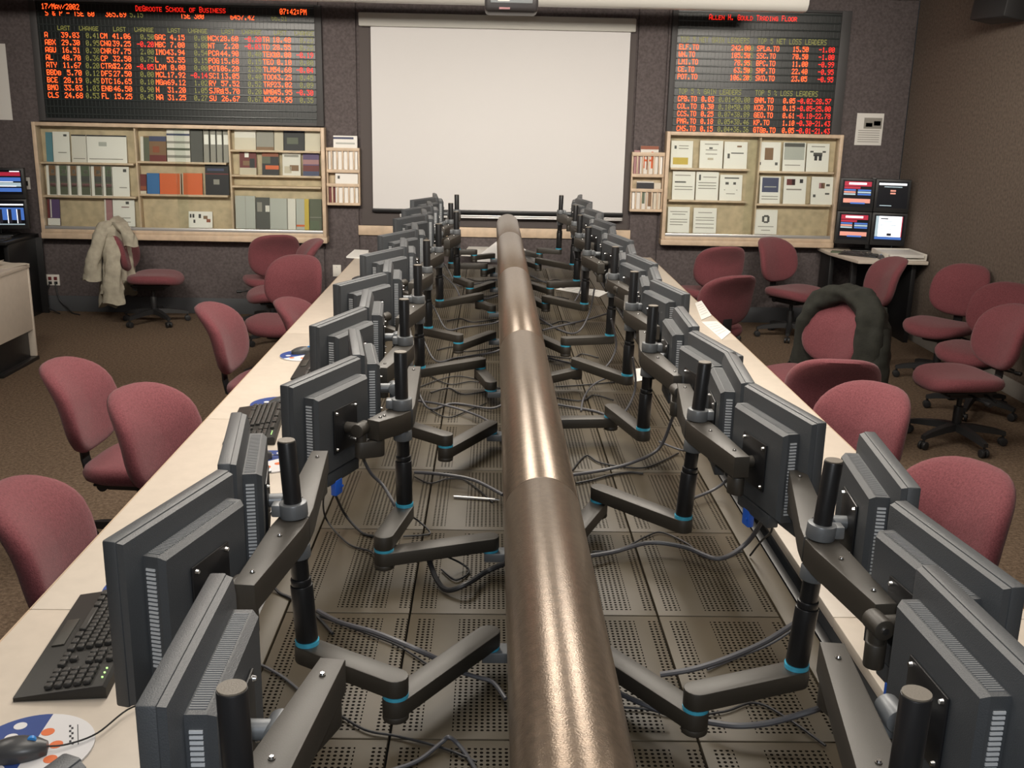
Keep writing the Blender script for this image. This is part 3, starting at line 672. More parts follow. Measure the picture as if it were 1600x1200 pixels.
# ------------------------------------------------------------------ central spine with the big tube
TUBE_R, TUBE_Z, T_END = .088, 1.05, 8.17
sp = thing('cable_spine', 'bronze half-round tube on a slotted spine running down the middle of the desk', 'cable spine', (XC, 4.0, DECK_Z))
def SL(p): return Vector(p) - Vector((XC, 4.0, DECK_Z))
B().span(SL((XC - .028, -.1, DECK_Z + .0005)), SL((XC + .028, T_END - .02, TUBE_Z - .02)), .003).build('spine_panel', BLACK, sp)
rl = B()
for s in (-1, 1):
    for z in (.74, .80, .90): rl.span(SL((XC + s * .0285 if s > 0 else XC - .045, -.1, z)), SL((XC + .045 if s > 0 else XC - .0285, T_END - .03, z + .022)), .003)
rl.build('bracket_rail', ARMM, sp)
cuts = [-.1, .58, 2.18, 3.78, 5.38, 6.97, T_END]
for y0, y1 in zip(cuts, cuts[1:]):
    ring = []
    n = 40
    pr_ = []
    for k in range(n + 1):                       # a tube with a flat, lipped underside
        a = math.pi * (-.19) + (math.pi * 1.38) * k / n
        pr_.append((math.cos(a) * TUBE_R, math.sin(a) * TUBE_R))
    M = Matrix(((1, 0, 0, 0), (0, 0, 1, 0), (0, 1, 0, 0), (0, 0, 0, 1)))
    b = B(); b.poly(pr_, y0 + .0012 - 4.0, y1 - .0012 - 4.0, M, .0015)
    o = b.build('tube_section', BRONZE, sp); o.location = (0, 0, TUBE_Z - DECK_Z)
b = B(); b.cyl(SL((XC, T_END - .001, TUBE_Z)), SL((XC, T_END + .02, TUBE_Z)), TUBE_R * 1.0, seg=40, bev=.008); b.build('end_cap', BRONZE, sp)
for s in (-1, 1):                               # white gussets at the far end, either side
    b = B(); pts = [(s * .03, .215), (s * .28, .02), (s * .28, .0), (s * .03, .0)]
    b.poly([(p[0], p[1] + .681) for p in pts], 8.68 - 4.3, 8.70 - 4.3, Matrix(((1, 0, 0, 0), (0, 0, 1, 0), (0, 1, 0, 0), (0, 0, 0, 1))), .002)
    b.build('end_gusset', WHITE, deck)

# ------------------------------------------------------------------ monitors
def make_monitor():
    """local: x along the width, -y the screen side, +y the back, z up from the foot of the case; y=0 screen face"""
    r = thing('flat_monitor', 'black flat monitor', 'monitor')
    W, H = .362, .305
    b = B()
    b.box((0, .013, H / 2), (W, .026, H), .004)
    # chamfer ring behind the bezel
    def ring(w, h, y): return [(-w / 2, y, H / 2 - h / 2), (w / 2, y, H / 2 - h / 2), (w / 2, y, H / 2 + h / 2), (-w / 2, y, H / 2 + h / 2)]
    b.loft([ring(W - .006, H - .006, .0255), ring(W - .012, H - .012, .036), ring(W - .05, H - .05, .044)])
    b.build('bezel', CASE, r)
    B().box((0, -.0006, H / 2 + .004), (.305, .0015, .23), .0004).build('screen', SCRN, r)
    w2, h2, zc = .275, .225, H / 2
    bk = B()
    bk.loft([[(-w2 / 2, .0435, zc - h2 / 2), (w2 / 2, .0435, zc - h2 / 2), (w2 / 2, .0435, zc + h2 / 2), (-w2 / 2, .0435, zc + h2 / 2)],
             [(-w2 / 2, .072, zc - h2 / 2), (w2 / 2, .072, zc - h2 / 2), (w2 / 2, .072, zc + h2 / 2), (-w2 / 2, .072, zc + h2 / 2)],
             [(-w2 / 2 + .008, .082, zc - h2 / 2 + .008), (w2 / 2 - .008, .082, zc - h2 / 2 + .008), (w2 / 2 - .008, .082, zc + h2 / 2 - .008), (-w2 / 2 + .008, .082, zc + h2 / 2 - .008)]])
    bk.build('back_cover', CASE2, r)
    # foot block with sockets
    B().box((0, .062, zc - h2 / 2 - .018), (.17, .03, .036), .004).build('socket_block', CASE, r)
    for nm_, rng, mk in (('side_vent', (-1, 1), 's'), ('top_vent', (1,), 't')):
        for q in rng:
            v = B()
            if mk == 's':
                for k in range(24): v.box((q * (w2 / 2 + .0012), .058, zc - h2 / 2 + .022 + k * .0078), (.0022, .017, .0042))
            else:
                for k in range(46): v.box((-w2 / 2 + .014 + k * .0055, .058, zc + h2 / 2 + .0006), (.0020, .022, .0012))
            v.build(nm_, SLAT if mk == 's' else mat('vent_slat_top', (.19, .195, .20), .5), r)  # slat reflection put into the colour, weaker on the top vent
    pl = B(); pl.box((0, .0848, zc), (.122, .005, .122), .002)
    p = pl.build('mount_plate', BLACK, r)
    for sx_ in (-1, 1):
        for sz_ in (-1, 1):
            B().cyl((sx_ * .05, .0873, zc + sz_ * .05), (sx_ * .05, .0925, zc + sz_ * .05), .0048, .0035, seg=12).build('screw', CHROME, p)
    return r
mon0 = make_monitor(); note_kids(mon0)
def blue_plug(parent, x):
    B().box((x, .07, -.012), (.036, .018, .045), .004).cyl((x - .012, .0805, -.012), (x - .012, .083, -.012), .004, seg=8).build('video_plug', BLUEP, parent)
MZ = .945                                   # foot of every monitor
used = []
def place_monitor(pa, pb, label, group, z=MZ, plug=None):
    """pa, pb: plan ends of the screen-side top edge, pa nearer the camera"""
    m = mon0 if not used else copy_tree(mon0)
    used.append(m)
    a = Vector((pa[0], pa[1], 0)); b_ = Vector((pb[0], pb[1], 0)); c = (a + b_) / 2; d = (b_ - a).normalized()
    back = Vector((-d.y, d.x, 0))
    if back.x * (c.x - XC) > 0: back = -back; d = -d        # backs face the spine
    # local x = d2, local y = back : d2 = back rotated -90
    ang = math.atan2(back.y, back.x) - math.pi / 2
    m.location = (c.x, c.y, z); m.rotation_euler = (0, 0, ang)
    tag(m, label, 'monitor', group)
    if plug is not None: blue_plug(m, plug)
    vesa = c + back * .0873; vesa.z = z + .1525
    return m, vesa, back

# ------------------------------------------------------------------ monitor arms
def bar(b, p0, p1, w, z0, z1, taper=1.0, bev=.003):
    """a flat arm with round ends between two plan points"""
    p0 = Vector((p0[0], p0[1])); p1 = Vector((p1[0], p1[1])); d = (p1 - p0); Ln = d.length; a = math.atan2(d.y, d.x)
    r0 = w / 2; r1 = w / 2 * taper; pts = []
    for k in range(9): t = math.pi / 2 + math.pi * k / 8; pts.append((math.cos(t) * r0, math.sin(t) * r0))
    for k in range(9): t = -math.pi / 2 + math.pi * k / 8; pts.append((Ln + math.cos(t) * r1, math.sin(t) * r1))
    M = Matrix.Translation((p0.x, p0.y, 0)) @ Matrix.Rotation(a, 4, 'Z')
    return b.poly(pts, z0, z1, M, bev)

def make_stand(label, group, pole, elbow, spine, beam, ends, top_z, lean=(0, 0), z_adj=0.0):
    """pole, elbow, spine: plan points; beam: its two plan ends; ends: [(vesa point, back dir)] near, far"""
    P = Vector((pole[0], pole[1], 0)); root = thing('monitor_stand', label, 'monitor stand', (pole[0], pole[1], DECK_Z), group=group)
    O = Vector((pole[0], pole[1], DECK_Z))
    def q(p): return (p[0] - O.x, p[1] - O.y)
    def z(v): return v - DECK_Z
    s = 1 if spine[0] > XC else -1
    # bracket on the spine rail
    b = B(); b.box((spine[0] - O.x - s * .028, spine[1] - O.y, z(.728)), (.085, .05, .026), .003); b.build('spine_bracket', COLLAR, root)
    B().cyl((*q(spine), z(.742)), (*q(spine), z(.748)), .0262, seg=28).build('pivot_ring', RING, root)
    b = B(); bar(b, q(elbow), q(spine), .054, z(.748), z(.786)); b.build('lower_arm', [ARMM], root)
    B().cyl((*q(elbow), z(.786)), (*q(elbow), z(.793)), .0268, seg=28).build('pivot_ring', RING, root)
    b = B(); b.cyl((*q(elbow), z(.735)), (*q(elbow), z(.749)), .027, seg=28, bev=.003); b.build('elbow_boss', ARMM, root)
    b = B(); bar(b, q(pole), q(elbow), .054, z(.793), z(.833)); b.build('upper_arm', [ARMM], root)
    B().cyl((0, 0, z(.833)), (0, 0, z(.842)), .0255, seg=28).build('pivot_ring', RING, root)
    tp = Vector((lean[0], lean[1], z(top_z)))
    def at(zz): t = (zz - z(.842)) / (tp.z - z(.842)); return Vector((lean[0] * t, lean[1] * t, zz))
    pb = B(); pb.cyl(at(z(.842)), at(z(.97)), .0235, seg=24, bev=.002); pb.cyl(at(z(.9705)), at(z(.985)), .0215, seg=24, bev=.002)
    pb.cyl(at(z(.985)), tp, .0185, seg=24, bev=.002); pb.build('pole', BLACK, root)
    B().cyl(tp + Vector((0, 0, .0002)), tp + Vector((0, 0, .0025)), .0172, seg=24).build('pole_cap', ARMLIT, root)  # overhead light on the cap is in its lighter enamel
    bz = 1.122 + z_adj
    hub = at(z(bz))
    b = B(); b.cyl(at(z(bz + .0005)), at(z(bz + .032)), .029, seg=28, bev=.003)
    b.box(hub + Vector((s * .034, 0, .016)), (.02, .03, .026), .003); b.build('collar', COLLAR, root)
    b = B(); b.cyl(at(z(bz - .09)), at(z(bz - .0605)), .0265, seg=28, bev=.003); b.build('lower_collar', COLLAR, root)
    # the tapered beam, bent at the pole
    Hh = Vector((hub.x, hub.y))
    for k, e in enumerate(beam):
        ee = Vector(q(e)); d = (ee - Hh); Ln = d.length; a = math.atan2(d.y, d.x)
        t = bmesh.new()
        M = Matrix.Translation((Hh.x, Hh.y, 0)) @ Matrix.Rotation(a, 4, 'Z')
        b = B()
        x0 = .0 if k == 0 else .0
        b.poly([(x0, .031), (x0, -.031), (.05, -.033), (Ln, -.020), (Ln, .020), (.05, .033)], z(bz - .056), z(bz), M, .0025)
        for xx in (.10, Ln - .05): b.cyl(M @ Vector((xx, 0, z(bz))), M @ Vector((xx, 0, z(bz) + .002)), .005, seg=10)
        o = b.build('beam', [ARMLIT if False else ARMM], root)
        sc = B()
        for xx in (.10, Ln - .05): sc.cyl(M @ Vector((xx, 0, z(bz) + .002)), M @ Vector((xx, 0, z(bz) + .0045)), .0042, .003, seg=10)
        sc.build('screw', CHROME, o)
        # link and tilt head out to the monitor's plate
        if ends[k] is None: continue
        V, bk = ends[k]; V = V - O
        zl = V.z
        head = V + bk * .045
        piv = Vector((ee.x, ee.y, 0)) - Vector((d.x, d.y, 0)).normalized() * .02
        side = Vector((head.x, head.y, 0)) - piv; sd = side.normalized()
        piv2 = piv
        l = B(); bar(l, (piv2.x, piv2.y), (head.x, head.y), .036, z(bz) - .105, z(bz) - .058); l.build('link_arm', ARMM, root)
        hh = B()
        ax = Vector((-bk.y, bk.x, 0))
        hh.cyl(head + ax * .024, head - ax * .024, .019, seg=20, bev=.002)
        hh.cyl(head, V + bk * .0006, .015, seg=16)
        hh.cyl(Vector((head.x, head.y, z(bz) - .058)), Vector((head.x, head.y, zl)), .014, seg=16)
        hh.build('tilt_head', COLLAR if k == 1 else ARMM, root)
        sb = B(); sb.cyl(head + ax * .024, head + ax * .028, .006, seg=10); sb.build('screw', CHROME, root)
    return root

def G(px, py, z): p = U(px, py, z=z); return (p.x, p.y)
ZR, ZE, ZS = .84, .789, .745
rows = {'left': [], 'right': []}
Lr = [None, (480, 1000), (632, 786), (636, 657), (656, 572), (669, 510), (687, 468), (714, 431), (706, 408), (714, 391)]
Le = [None, (618, 1085), (600, 858), (696, 696), (750, 574), (716, 535), (749, 469), (734, 450), (757, 411), (741, 396)]
Ls = [None, 1010, 858, 660, 609, 520, 487, 428, 400, 388]
Rr = [None, (1245, 1037), (1068, 805), (1005, 668), (980, 584), (953, 522), (913, 473), (901, 437), (895, 412), (873, 388)]
Re = [None, (1087, 1105), (936, 781), (955, 650), (901, 574), (884, 540), (853, 473), (860, 450), (841, 412), (843, 396)]
Rs = [None, 1030, 850, 668, 600, 520, 458, 428, 405, 388]
# screen-side top edges read from the photograph (near end, far end), px at z = 1.25
TZ = 1.25
LM = {1: (((165, 840), (335, 735)), ((337, 733), (362, 638))),
      2: (((437, 601), (547, 555)), ((550, 553), (544, 514))),
      3: (((480, 509), (562, 478)), None)}
RM = {1: (((1594, 908), (1425, 787)), ((1436, 757), (1371, 678))),
      2: (((1291, 659), (1183, 599)), ((1180, 597), (1151, 550))),
      3: (((1163, 556), (1091, 516)), ((1094, 510), (1068, 478)))}
LEANX = {('left', 1): -.028, ('right', 1): .032, ('right', 2): .03, ('right', 3): .012}
for side in ('left', 'right'):
    rings, elb, spy, MM = (Lr, Le, Ls, LM) if side == 'left' else (Rr, Re, Rs, RM)
    s = -1 if side == 'left' else 1
    for i in range(10):
        if i == 0:
            pole = (-.285, 1.06) if side == 'left' else (.50, 1.06)
            el = (-.16, .82) if side == 'left' else (.36, .80); spn = (XC + s * .118, 1.02)
        else:
            pole = G(*rings[i], ZR); el = G(*elb[i], ZE); spn = (XC + s * .118, G(768 if s < 0 else 830, spy[i], ZS)[1])
            if side == 'left' and i >= 8: pole = (pole[0], 7.54 if i == 8 else 8.30); el = (el[0], pole[1] + .02); spn = (spn[0], pole[1] + .16)
            if abs(spn[1] - el[1]) > .4: spn = (spn[0], el[1] + math.copysign(.3, spn[1] - el[1]))
        yc = pole[1] + .03
        if side == 'left': gen = (((-.635, yc - .34), (-.475, yc - .01)), ((-.470, yc + .012), (-.50, yc + .372)))
        else: gen = (((.79, yc - .335), (.715, yc + .01)), ((.735, yc + .02), (.77, yc + .38)))
        prs = []
        for k in range(2):
            e = MM.get(i, (None, None))[k]
            if e: prs.append((G(*e[0], TZ), G(*e[1], TZ)))
            else: prs.append(gen[k])
        if i == 0:
            if side == 'left': prs = [((-.60, .66), (-.462, .985)), (G(205, 1110, TZ), G(330, 890, TZ))]
            else: prs = [((.78, .74), (.72, 1.09)), ((.737, 1.135), G(1463, 880, TZ))]
        out = []
        for k in range(2):
            a, b_ = prs[k]
            which = 'near' if k == 0 else 'far'
            lab = f'black flat monitor, {which} one of the pair on the {ORD[i]} {side}-row pole'
            m, V, bk = place_monitor(a, b_, lab, f'{side} row monitors', plug=(.03 if (k == 0 and i in (1, 2)) or (k == 0 and i == 0 and side == 'right') else None))
            out.append((V, bk, m))
        # beam: parallel to the row, ends near the outer thirds of the pair
        lean = (LEANX.get((side, i), .008 * s), 0)
        bx = pole[0] + s * .02
        be = [(bx + s * .035, pole[1] - .335), (bx + s * .02, pole[1] + .365)]
        if side == 'left' and i == 1: be = [G(380, 915, 1.12), G(500, 705, 1.12)]
        if side == 'right' and i == 1: be = [G(1385, 945, 1.12), G(1246, 735, 1.12)]
        if side == 'right' and i == 2: be = [G(1160, 715, 1.12), G(1068, 600, 1.12)]
        if side == 'left' and i == 2: be = [G(583, 658, 1.12), G(648, 573, 1.12)]
        if i == 0: be = [(bx + s * .04, pole[1] - .33), G(520, 1030, 1.12) if s < 0 else G(1300, 1005, 1.12)]
        make_stand(f'black monitor stand with a blue ringed pole, {ORD[i]} from the camera in the {side} row', f'{side} row monitor stands', pole, el, spn, be, [(out[0][0], out[0][1]), (out[1][0], out[1][1])], 1.285 if i < 7 else 1.27, lean)
        rows[side].append((pole, el, spn, out))
# ------------------------------------------------------------------ task chairs
def cushion(b, outline, t, bend, M, n=36):
    """padded cushion: outline(angle)->(u,v); t thickness; bend(u,v)->offset along the thickness axis"""
    prof = [(0.0, .5), (.35, .5), (.7, .485), (.88, .43), (.965, .30), (1.0, .08), (1.0, -.08), (.965, -.30), (.88, -.43), (.7, -.485), (.35, -.5), (0.0, -.5)]
    rings = []
    for (sc, w_) in prof:
        ring = []
        for k in range(n):
            u, v = outline(2 * math.pi * k / n); u *= max(sc, .01); v *= max(sc, .01)
            ring.append(M @ Vector((bend(u, v) + w_ * t, u, v)))
        rings.append(ring)
    return b.loft(rings)
def superell(a, bb, n, taper=0.0):
    def f(t):
        c, s_ = math.cos(t), math.sin(t)
        v = bb * math.copysign(abs(s_) ** (2 / n), s_)
        u = a * math.copysign(abs(c) ** (2 / n), c) * (1 + taper * v / bb)
        return u, v
    return f
def make_chair():
    r = thing('task_chair', 'burgundy task chair', 'chair')
    b = B()
    M = Matrix.Translation((-.232, 0, .678)) @ Matrix.Rotation(R(-11), 4, 'Y')
    cushion(b, superell(.225, .205, 2.7, -.05), .078, lambda u, v: .9 * u * u - .10 * (v / .22) ** 2 * (v > 0), M)
    b.build('backrest', FABRIC, r, ang=60)
    b = B()
    M2 = Matrix.Translation((.03, 0, .425)) @ Matrix.Rotation(R(-90), 4, 'Y') @ Matrix.Rotation(R(0), 4, 'X')
    # thickness axis becomes +z ; u stays y ; v becomes x
    M2 = Matrix.Translation((.035, 0, .405)) @ Matrix(((0, 0, 1, 0), (0, 1, 0, 0), (1, 0, 0, 0), (0, 0, 0, 1)))
    cushion(b, superell(.245, .235, 2.8, -.04), .088, lambda u, v: .35 * u * u - .9 * max(0, v - .08) ** 2, M2)
    b.build('seat', FABRIC, r, ang=60)
    b = B(); b.box((0, 0, .334), (.24, .17, .05), .015); b.box((.02, 0, .3575), (.32, .30, .012), .004)
    b.cyl((0, .08, .335), (0, .27, .33), .008, seg=10).cyl((.0, .27, .33), (.0, .31, .33), .014, seg=12)
    b.cyl((-.08, .08, .35), (-.10, .21, .32), .007, seg=10)
    b.cyl((-.13, -.09, .33), (-.13, .09, .33), .024, seg=14)
    b.build('tilt_mechanism', PLAST, r)
    b = B(); pts = [(-.08, 0, .33), (-.17, 0, .33), (-.222, 0, .36), (-.236, 0, .43), (-.240, 0, .53)]
    for p0, p1 in zip(pts, pts[1:]):
        p0 = Vector(p0); p1 = Vector(p1); d = p1 - p0; a = math.atan2(d.z, d.x)
        b.box((p0 + p1) / 2, (d.length + .012, .07, .012), .003, Matrix.Rotation(-a, 3, 'Y'))
    b.build('back_bar', PLAST, r)
    b = B(); b.cyl((0, 0, .11), (0, 0, .24), .028, seg=18, bev=.003).cyl((0, 0, .24), (0, 0, .315), .016, seg=16); b.build('gas_column', PLAST, r)
    for k in range(5):
        a = 2 * math.pi * (k + .3) / 5; ca, sa = math.cos(a), math.sin(a)
        b = B()
        b.loft([[Vector((ca * rr - sa * w_ * q[0], sa * rr + ca * w_ * q[0], zz + q[1] * hh)) for q in ((-1, -1), (1, -1), (.8, 1), (-.8, 1))] for rr, w_, zz, hh in ((.0, .03, .11, .022), (.12, .026, .105, .02), (.24, .02, .09, .016), (.295, .017, .078, .012))])
        leg = b.build('base_leg', PLAST, r)
        c = B(); x, y = ca * .285, sa * .285; ta, tb = -sa, ca
        c.cyl((x, y, .05), (x, y, .075), .008, seg=10)
        for q in (-1, 1): c.cyl((x + ta * q * .006, y + tb * q * .006, .0265), (x + ta * q * .024, y + tb * q * .024, .0265), .026, seg=18, bev=.004)
        c.box((x, y, .038), (.03, .03, .022), .008)
        c.build('caster', PLAST, leg)
    return r
chair0 = make_chair(); note_kids(chair0)
nchair = 0
def place_chair(px, py, yaw, label, group, zt=.876, pos=None, sz=1.0):
    """px,py: top middle of the backrest in the photograph"""
    global nchair
    c = chair0 if nchair == 0 else copy_tree(chair0); nchair += 1
    a = R(yaw)
    if pos is None:
        t = U(px, py, z=zt); bx, by = t.x, t.y
        loc = (bx + .272 * math.cos(a), by + .272 * math.sin(a), 0)
    else: loc = (pos[0], pos[1], 0)
    c.location = loc; c.rotation_euler = (0, 0, a)
    return tag(c, label, 'chair', group)
gl, gr = 'burgundy chairs on the left side', 'burgundy chairs on the right side'
place_chair(36, 752, 2, 'pinkish burgundy chair nearest the camera on the left, cut by the photo edge', gl)
place_chair(222, 601, -20, 'burgundy chair on the left with its rounded backrest turned to the camera, against the worktop', gl)
place_chair(106, 559, -4, 'burgundy chair on the left seen edge-on, behind the rounded one', gl)
place_chair(335, 471, -4, 'slim edge-on burgundy chair alone at the middle of the left worktop', gl)
place_chair(464, 397, 256, 'wide red chair near the far left worktop end, seat pointing left', gl)
lo = place_chair(455, 464, -12, 'low chair backrest peeping over the far left worktop in front of the wide one', gl, zt=.762); lo.scale.z = .87
place_chair(430, 363, 112, 'dark burgundy chair standing behind the wide one near the left glass case', gl)
place_chair(486, 371, 200, 'reddish chair hidden most behind two others, next to the wall plate', gl)
jl = place_chair(183, 352, 2, 'dark red chair by the far wall with a beige jacket over its back', gl)
place_chair(1512, 722, 205, 'pinkish burgundy chair nearest the camera on the right, beside the worktop', gr)
place_chair(1364, 598, 214, 'pinkish chair with broad round back, second from the camera along the right worktop', gr)
place_chair(1312, 552, 84, 'purplish chair seen from behind, third along the right worktop', gr)
jr = place_chair(1322, 468, 208, 'burgundy chair draped with a dark green jacket right of the worktop', gr)
place_chair(1147, 425, 112, 'bright red chair back close to the far part of the right worktop', gr)
place_chair(1132, 381, 100, 'dark red chair behind the bright red one at the far end of the right worktop', gr)
place_chair(0, 0, -58, 'dark burgundy chair against the far wall under the right glass case', gr, pos=(2.70, 9.02))
place_chair(0, 0, 186, 'dark chair seen edge-on before the right corner desk', gr, pos=(2.93, 8.06))
place_chair(1512, 411, 218, 'dark burgundy chair with oval back against the right wall, farthest of three', gr)
place_chair(1578, 440, 215, 'dark burgundy chair against the right wall, middle one of three', gr)
place_chair(0, 0, 187, 'burgundy chair with black five-star base in the open floor at the right edge', gr, pos=(2.88, 5.98))

# ------------------------------------------------------------------ jackets
BEIGE = mat('beige_cloth', (.36, .33, .26), .9, noise=.15, nscale=20, bump=.4, bscale=120)
DARKJ = mat('dark_green_cloth', (.017, .0175, .013), .9, noise=.25, nscale=22, bump=.4, bscale=120)
from mathutils import noise as mnoise
def crumple(o, amp, scale):
    for v in o.data.vertices:
        q = v.co * scale
        v.co = v.co + v.normal * (mnoise.noise(q) + .5 * mnoise.noise(q * 2.3)) * amp
def jacket_beige():
    M = Matrix.Translation((jl.location.x, jl.location.y, 0)) @ Matrix.Rotation(jl.rotation_euler.z, 4, 'Z')
    b = B(); rings = []; n = 96; N = 30
    for i in range(N):
        t = i / (N - 1); zz = .955 - t * .70; ring = []
        cap = min(1, (i + .3) / 4) ** .5
        for k in range(n):
            th = 2 * math.pi * k / n
            f = 1 + (.03 + .16 * t) * math.sin(8 * th + 1.6 * math.sin(2 * t + th)) + .05 * t * math.sin(15 * th + 2)
            rx = (.075 + .075 * t) * f * cap; ry = (.20 + .03 * t) * (1 + .06 * math.sin(6 * th + 3 * t)) * (1 - .25 * max(0, t - .6)) * cap
            hem = (.13 * math.sin(th * 1.0 + 2.2) + .03 * math.sin(5 * th)) * t ** 4
            ring.append(M @ Vector((-.275 - .03 * t + rx * math.cos(th), ry * math.sin(th), zz + hem)))
        rings.append(ring)
    b.loft(rings)
    o = b.build('draped_jacket', BEIGE, ang=70); crumple(o, .012, 11)
    tag(o, 'beige jacket hung over the chair back in front of the left glass case', 'jacket')
    def sl(pts, r0, r1, fl):
        s_ = B(); rings = []; P = [Vector(p) for p in pts]; m = 24
        for i in range(m):
            t = i / (m - 1) * (len(P) - 1); k = min(int(t), len(P) - 2); c = P[k].lerp(P[k + 1], t - k); r = r0 + (r1 - r0) * i / (m - 1)
            if i == 0: r *= .3
            rings.append([M @ (c + Vector((r * math.cos(a) * (1 + .16 * math.sin(4 * a + i * .35)), fl * r * math.sin(a), .15 * r * math.sin(a * 2)))) for a in [2 * math.pi * q / 20 for q in range(20)]])
        s_.loft(rings); ob = s_.build('sleeve', BEIGE, o, ang=70); crumple(ob, .012, 12)
    sl([(-.31, -.15, .93), (-.36, -.22, .80), (-.42, -.24, .60), (-.45, -.24, .42)], .05, .072, .8)
    sl([(-.22, -.12, .92), (-.13, -.19, .83), (-.10, -.20, .72)], .06, .055, .8)
    sl([(-.27, -.20, .80), (-.26, -.25, .5), (-.27, -.25, .22)], .06, .085, .6)
jacket_beige()
def jacket_dark():
    M = Matrix.Translation((jr.location.x, jr.location.y, 0)) @ Matrix.Rotation(jr.rotation_euler.z, 4, 'Z')
    b = B(); n = 28; rings = []; N = 56
    for i in range(N):                # collar and shoulders: an arch over the backrest that falls open in front
        t = i / (N - 1); th = math.pi * (1.22 - 1.44 * t)
        c_, s_ = math.cos(th), math.sin(th); dn = max(0, -s_)
        yy = .235 * c_ * (1 + .35 * dn); zz = .70 + (.20 * s_ if s_ > 0 else .75 * s_)
        side = abs(c_)
        wx = .075 + .03 * side; wn = .050 + .035 * side + .06 * dn
        nrm = Vector((0, c_, max(s_, 0) + .05)).normalized(); ring = []
        for k in range(n):
            p = 2 * math.pi * k / n; wob = 1 + .10 * math.sin(4 * p + 11 * t)
            ring.append(M @ (Vector((-.262 + .03 * s_ * -1 + wx * math.cos(p) * wob, yy, zz)) + nrm * (wn * math.sin(p) * wob)))
        rings.append(ring)
    b.loft(rings)
    o = b.build('draped_jacket', DARKJ, ang=70); crumple(o, .022, 9)
    tag(o, 'dark green jacket hung over the burgundy chair back right of the worktop', 'jacket')
    b = B(); rings = []; n = 72
    for i in range(20):
        t = i / 19; zz = .86 - .62 * t; ring = []
        for k in range(n):
            th = 2 * math.pi * k / n; f = 1 + (.05 + .12 * t) * math.sin(7 * th + 3 * t)
            ring.append(M @ Vector((-.345 - .03 * t + (.035 + .04 * t) * math.cos(th) * f, (.24 + .05 * t) * math.sin(th) * (1 + .03 * math.sin(9 * th)), zz + .05 * t * math.sin(3 * th))))
        rings.append(ring)
    b.loft(rings); crumple(b.build('back_panel', DARKJ, o, ang=70), .012, 9)
    for q, L_ in ((1, .56), (-1, .30)):
        s_ = B(); s_.tube([M @ Vector(p) for p in ((-.28, q * .24, .72), (-.27, q * .29, .58), (-.26, q * .31, .42), (-.25, q * .31, .72 - L_))], lambda t: .075 * (1 - .10 * t), seg=20, smooth=8)
        crumple(s_.build('sleeve', DARKJ, o, ang=70), .02, 10)
jacket_dark()

# ------------------------------------------------------------------ keyboards, mice, pads and papers
def make_keyboard():
    r = thing('keyboard', 'black keyboard', 'keyboard')
    b = B(); sec = [(-.105, 0), (-.105, .008), (-.045, .016), (.075, .030), (.082, .024), (.082, 0)]
    b.poly(sec, -.235, .235, Matrix(((0, 0, 1, 0), (1, 0, 0, 0), (0, 1, 0, 0), (0, 0, 0, 1))), .002)
    b.build('case', mat('keyboard_case', (.020, .019, .017), .5), r)
    k = B(); rot = Matrix.Rotation(math.atan2(.014, .12), 3, 'X')
    def key(x, y, w_, d=.0155):
        z = .016 + (y + .045) * .014 / .12
        k.box((x, y, z + .0045), (w_, d, .010), .002, rot, 1)
    for row in range(6):
        y = .063 - row * .0195 - (.004 if row else 0)
        if row < 5:
            for i in range(15):
                if row == 0 and i in (1, 6, 11): continue
                key(-.213 + i * .0188 + row * .002, y, .0160)
        else:
            for x, w_ in ((-.21, .024), (-.18, .02), (-.15, .022), (-.075, .105), (.0, .022), (.03, .022), (.058, .024)): key(x, y, w_)
        for i in range(3):
            if row in (3,) or (row == 4 and i != 1): continue
            key(.090 + i * .0188, y, .016)
        if row:
            for i in range(4): key(.158 + i * .0188, y, .016)
    k.build('keys', mat('keyboard_key', (.045, .043, .040), .45), r)
    l = B()
    for i in range(3): l.cyl((.165 + i * .018, .066, .029), (.165 + i * .018, .066, .0315), .0022, seg=8)
    l.build('status_lights', mat('status_green', (.5, .9, .3), .4, emit=1.2), r)
    B().box((-.03, -.078, .0135), (.12, .028, .004), .001, Matrix.Rotation(math.atan2(.008, .06), 3, 'X')).build('palm_strip', mat('palm_grey', (.05, .047, .04), .5), r)
    return r
kb0 = make_keyboard(); note_kids(kb0); kbn = [0]
def place_kb(x, y, rz, label):
    o = kb0 if kbn[0] == 0 else copy_tree(kb0); kbn[0] += 1
    o.location = (x, y, TOP_Z); o.rotation_euler = (0, 0, R(rz)); tag(o, label, 'keyboard', 'black keyboards'); return o
k1, k2, k3 = U(20, 1097, z=TOP_Z), U(118, 946, z=TOP_Z), U(165, 1076, z=TOP_Z)
kd = (k2 - k1).normalized(); KA = math.degrees(math.atan2(-kd.y, -kd.x)); kn = Vector((kd.y, -kd.x, 0)); kc = k1 + kd * .235 + kn * .105; KC = (kc.x, kc.y)
place_kb(*KC, KA, 'black keyboard on the left worktop nearest the camera')
place_kb(U(412, 662, z=TOP_Z).x - .01, U(412, 668, z=TOP_Z).y + .02, -84, 'black keyboard on the left worktop behind the second pair of monitors')
place_kb(-.80, U(472, 582, z=TOP_Z).y + .10, -88, 'black keyboard on the left worktop, third from the camera, almost hidden by a monitor')
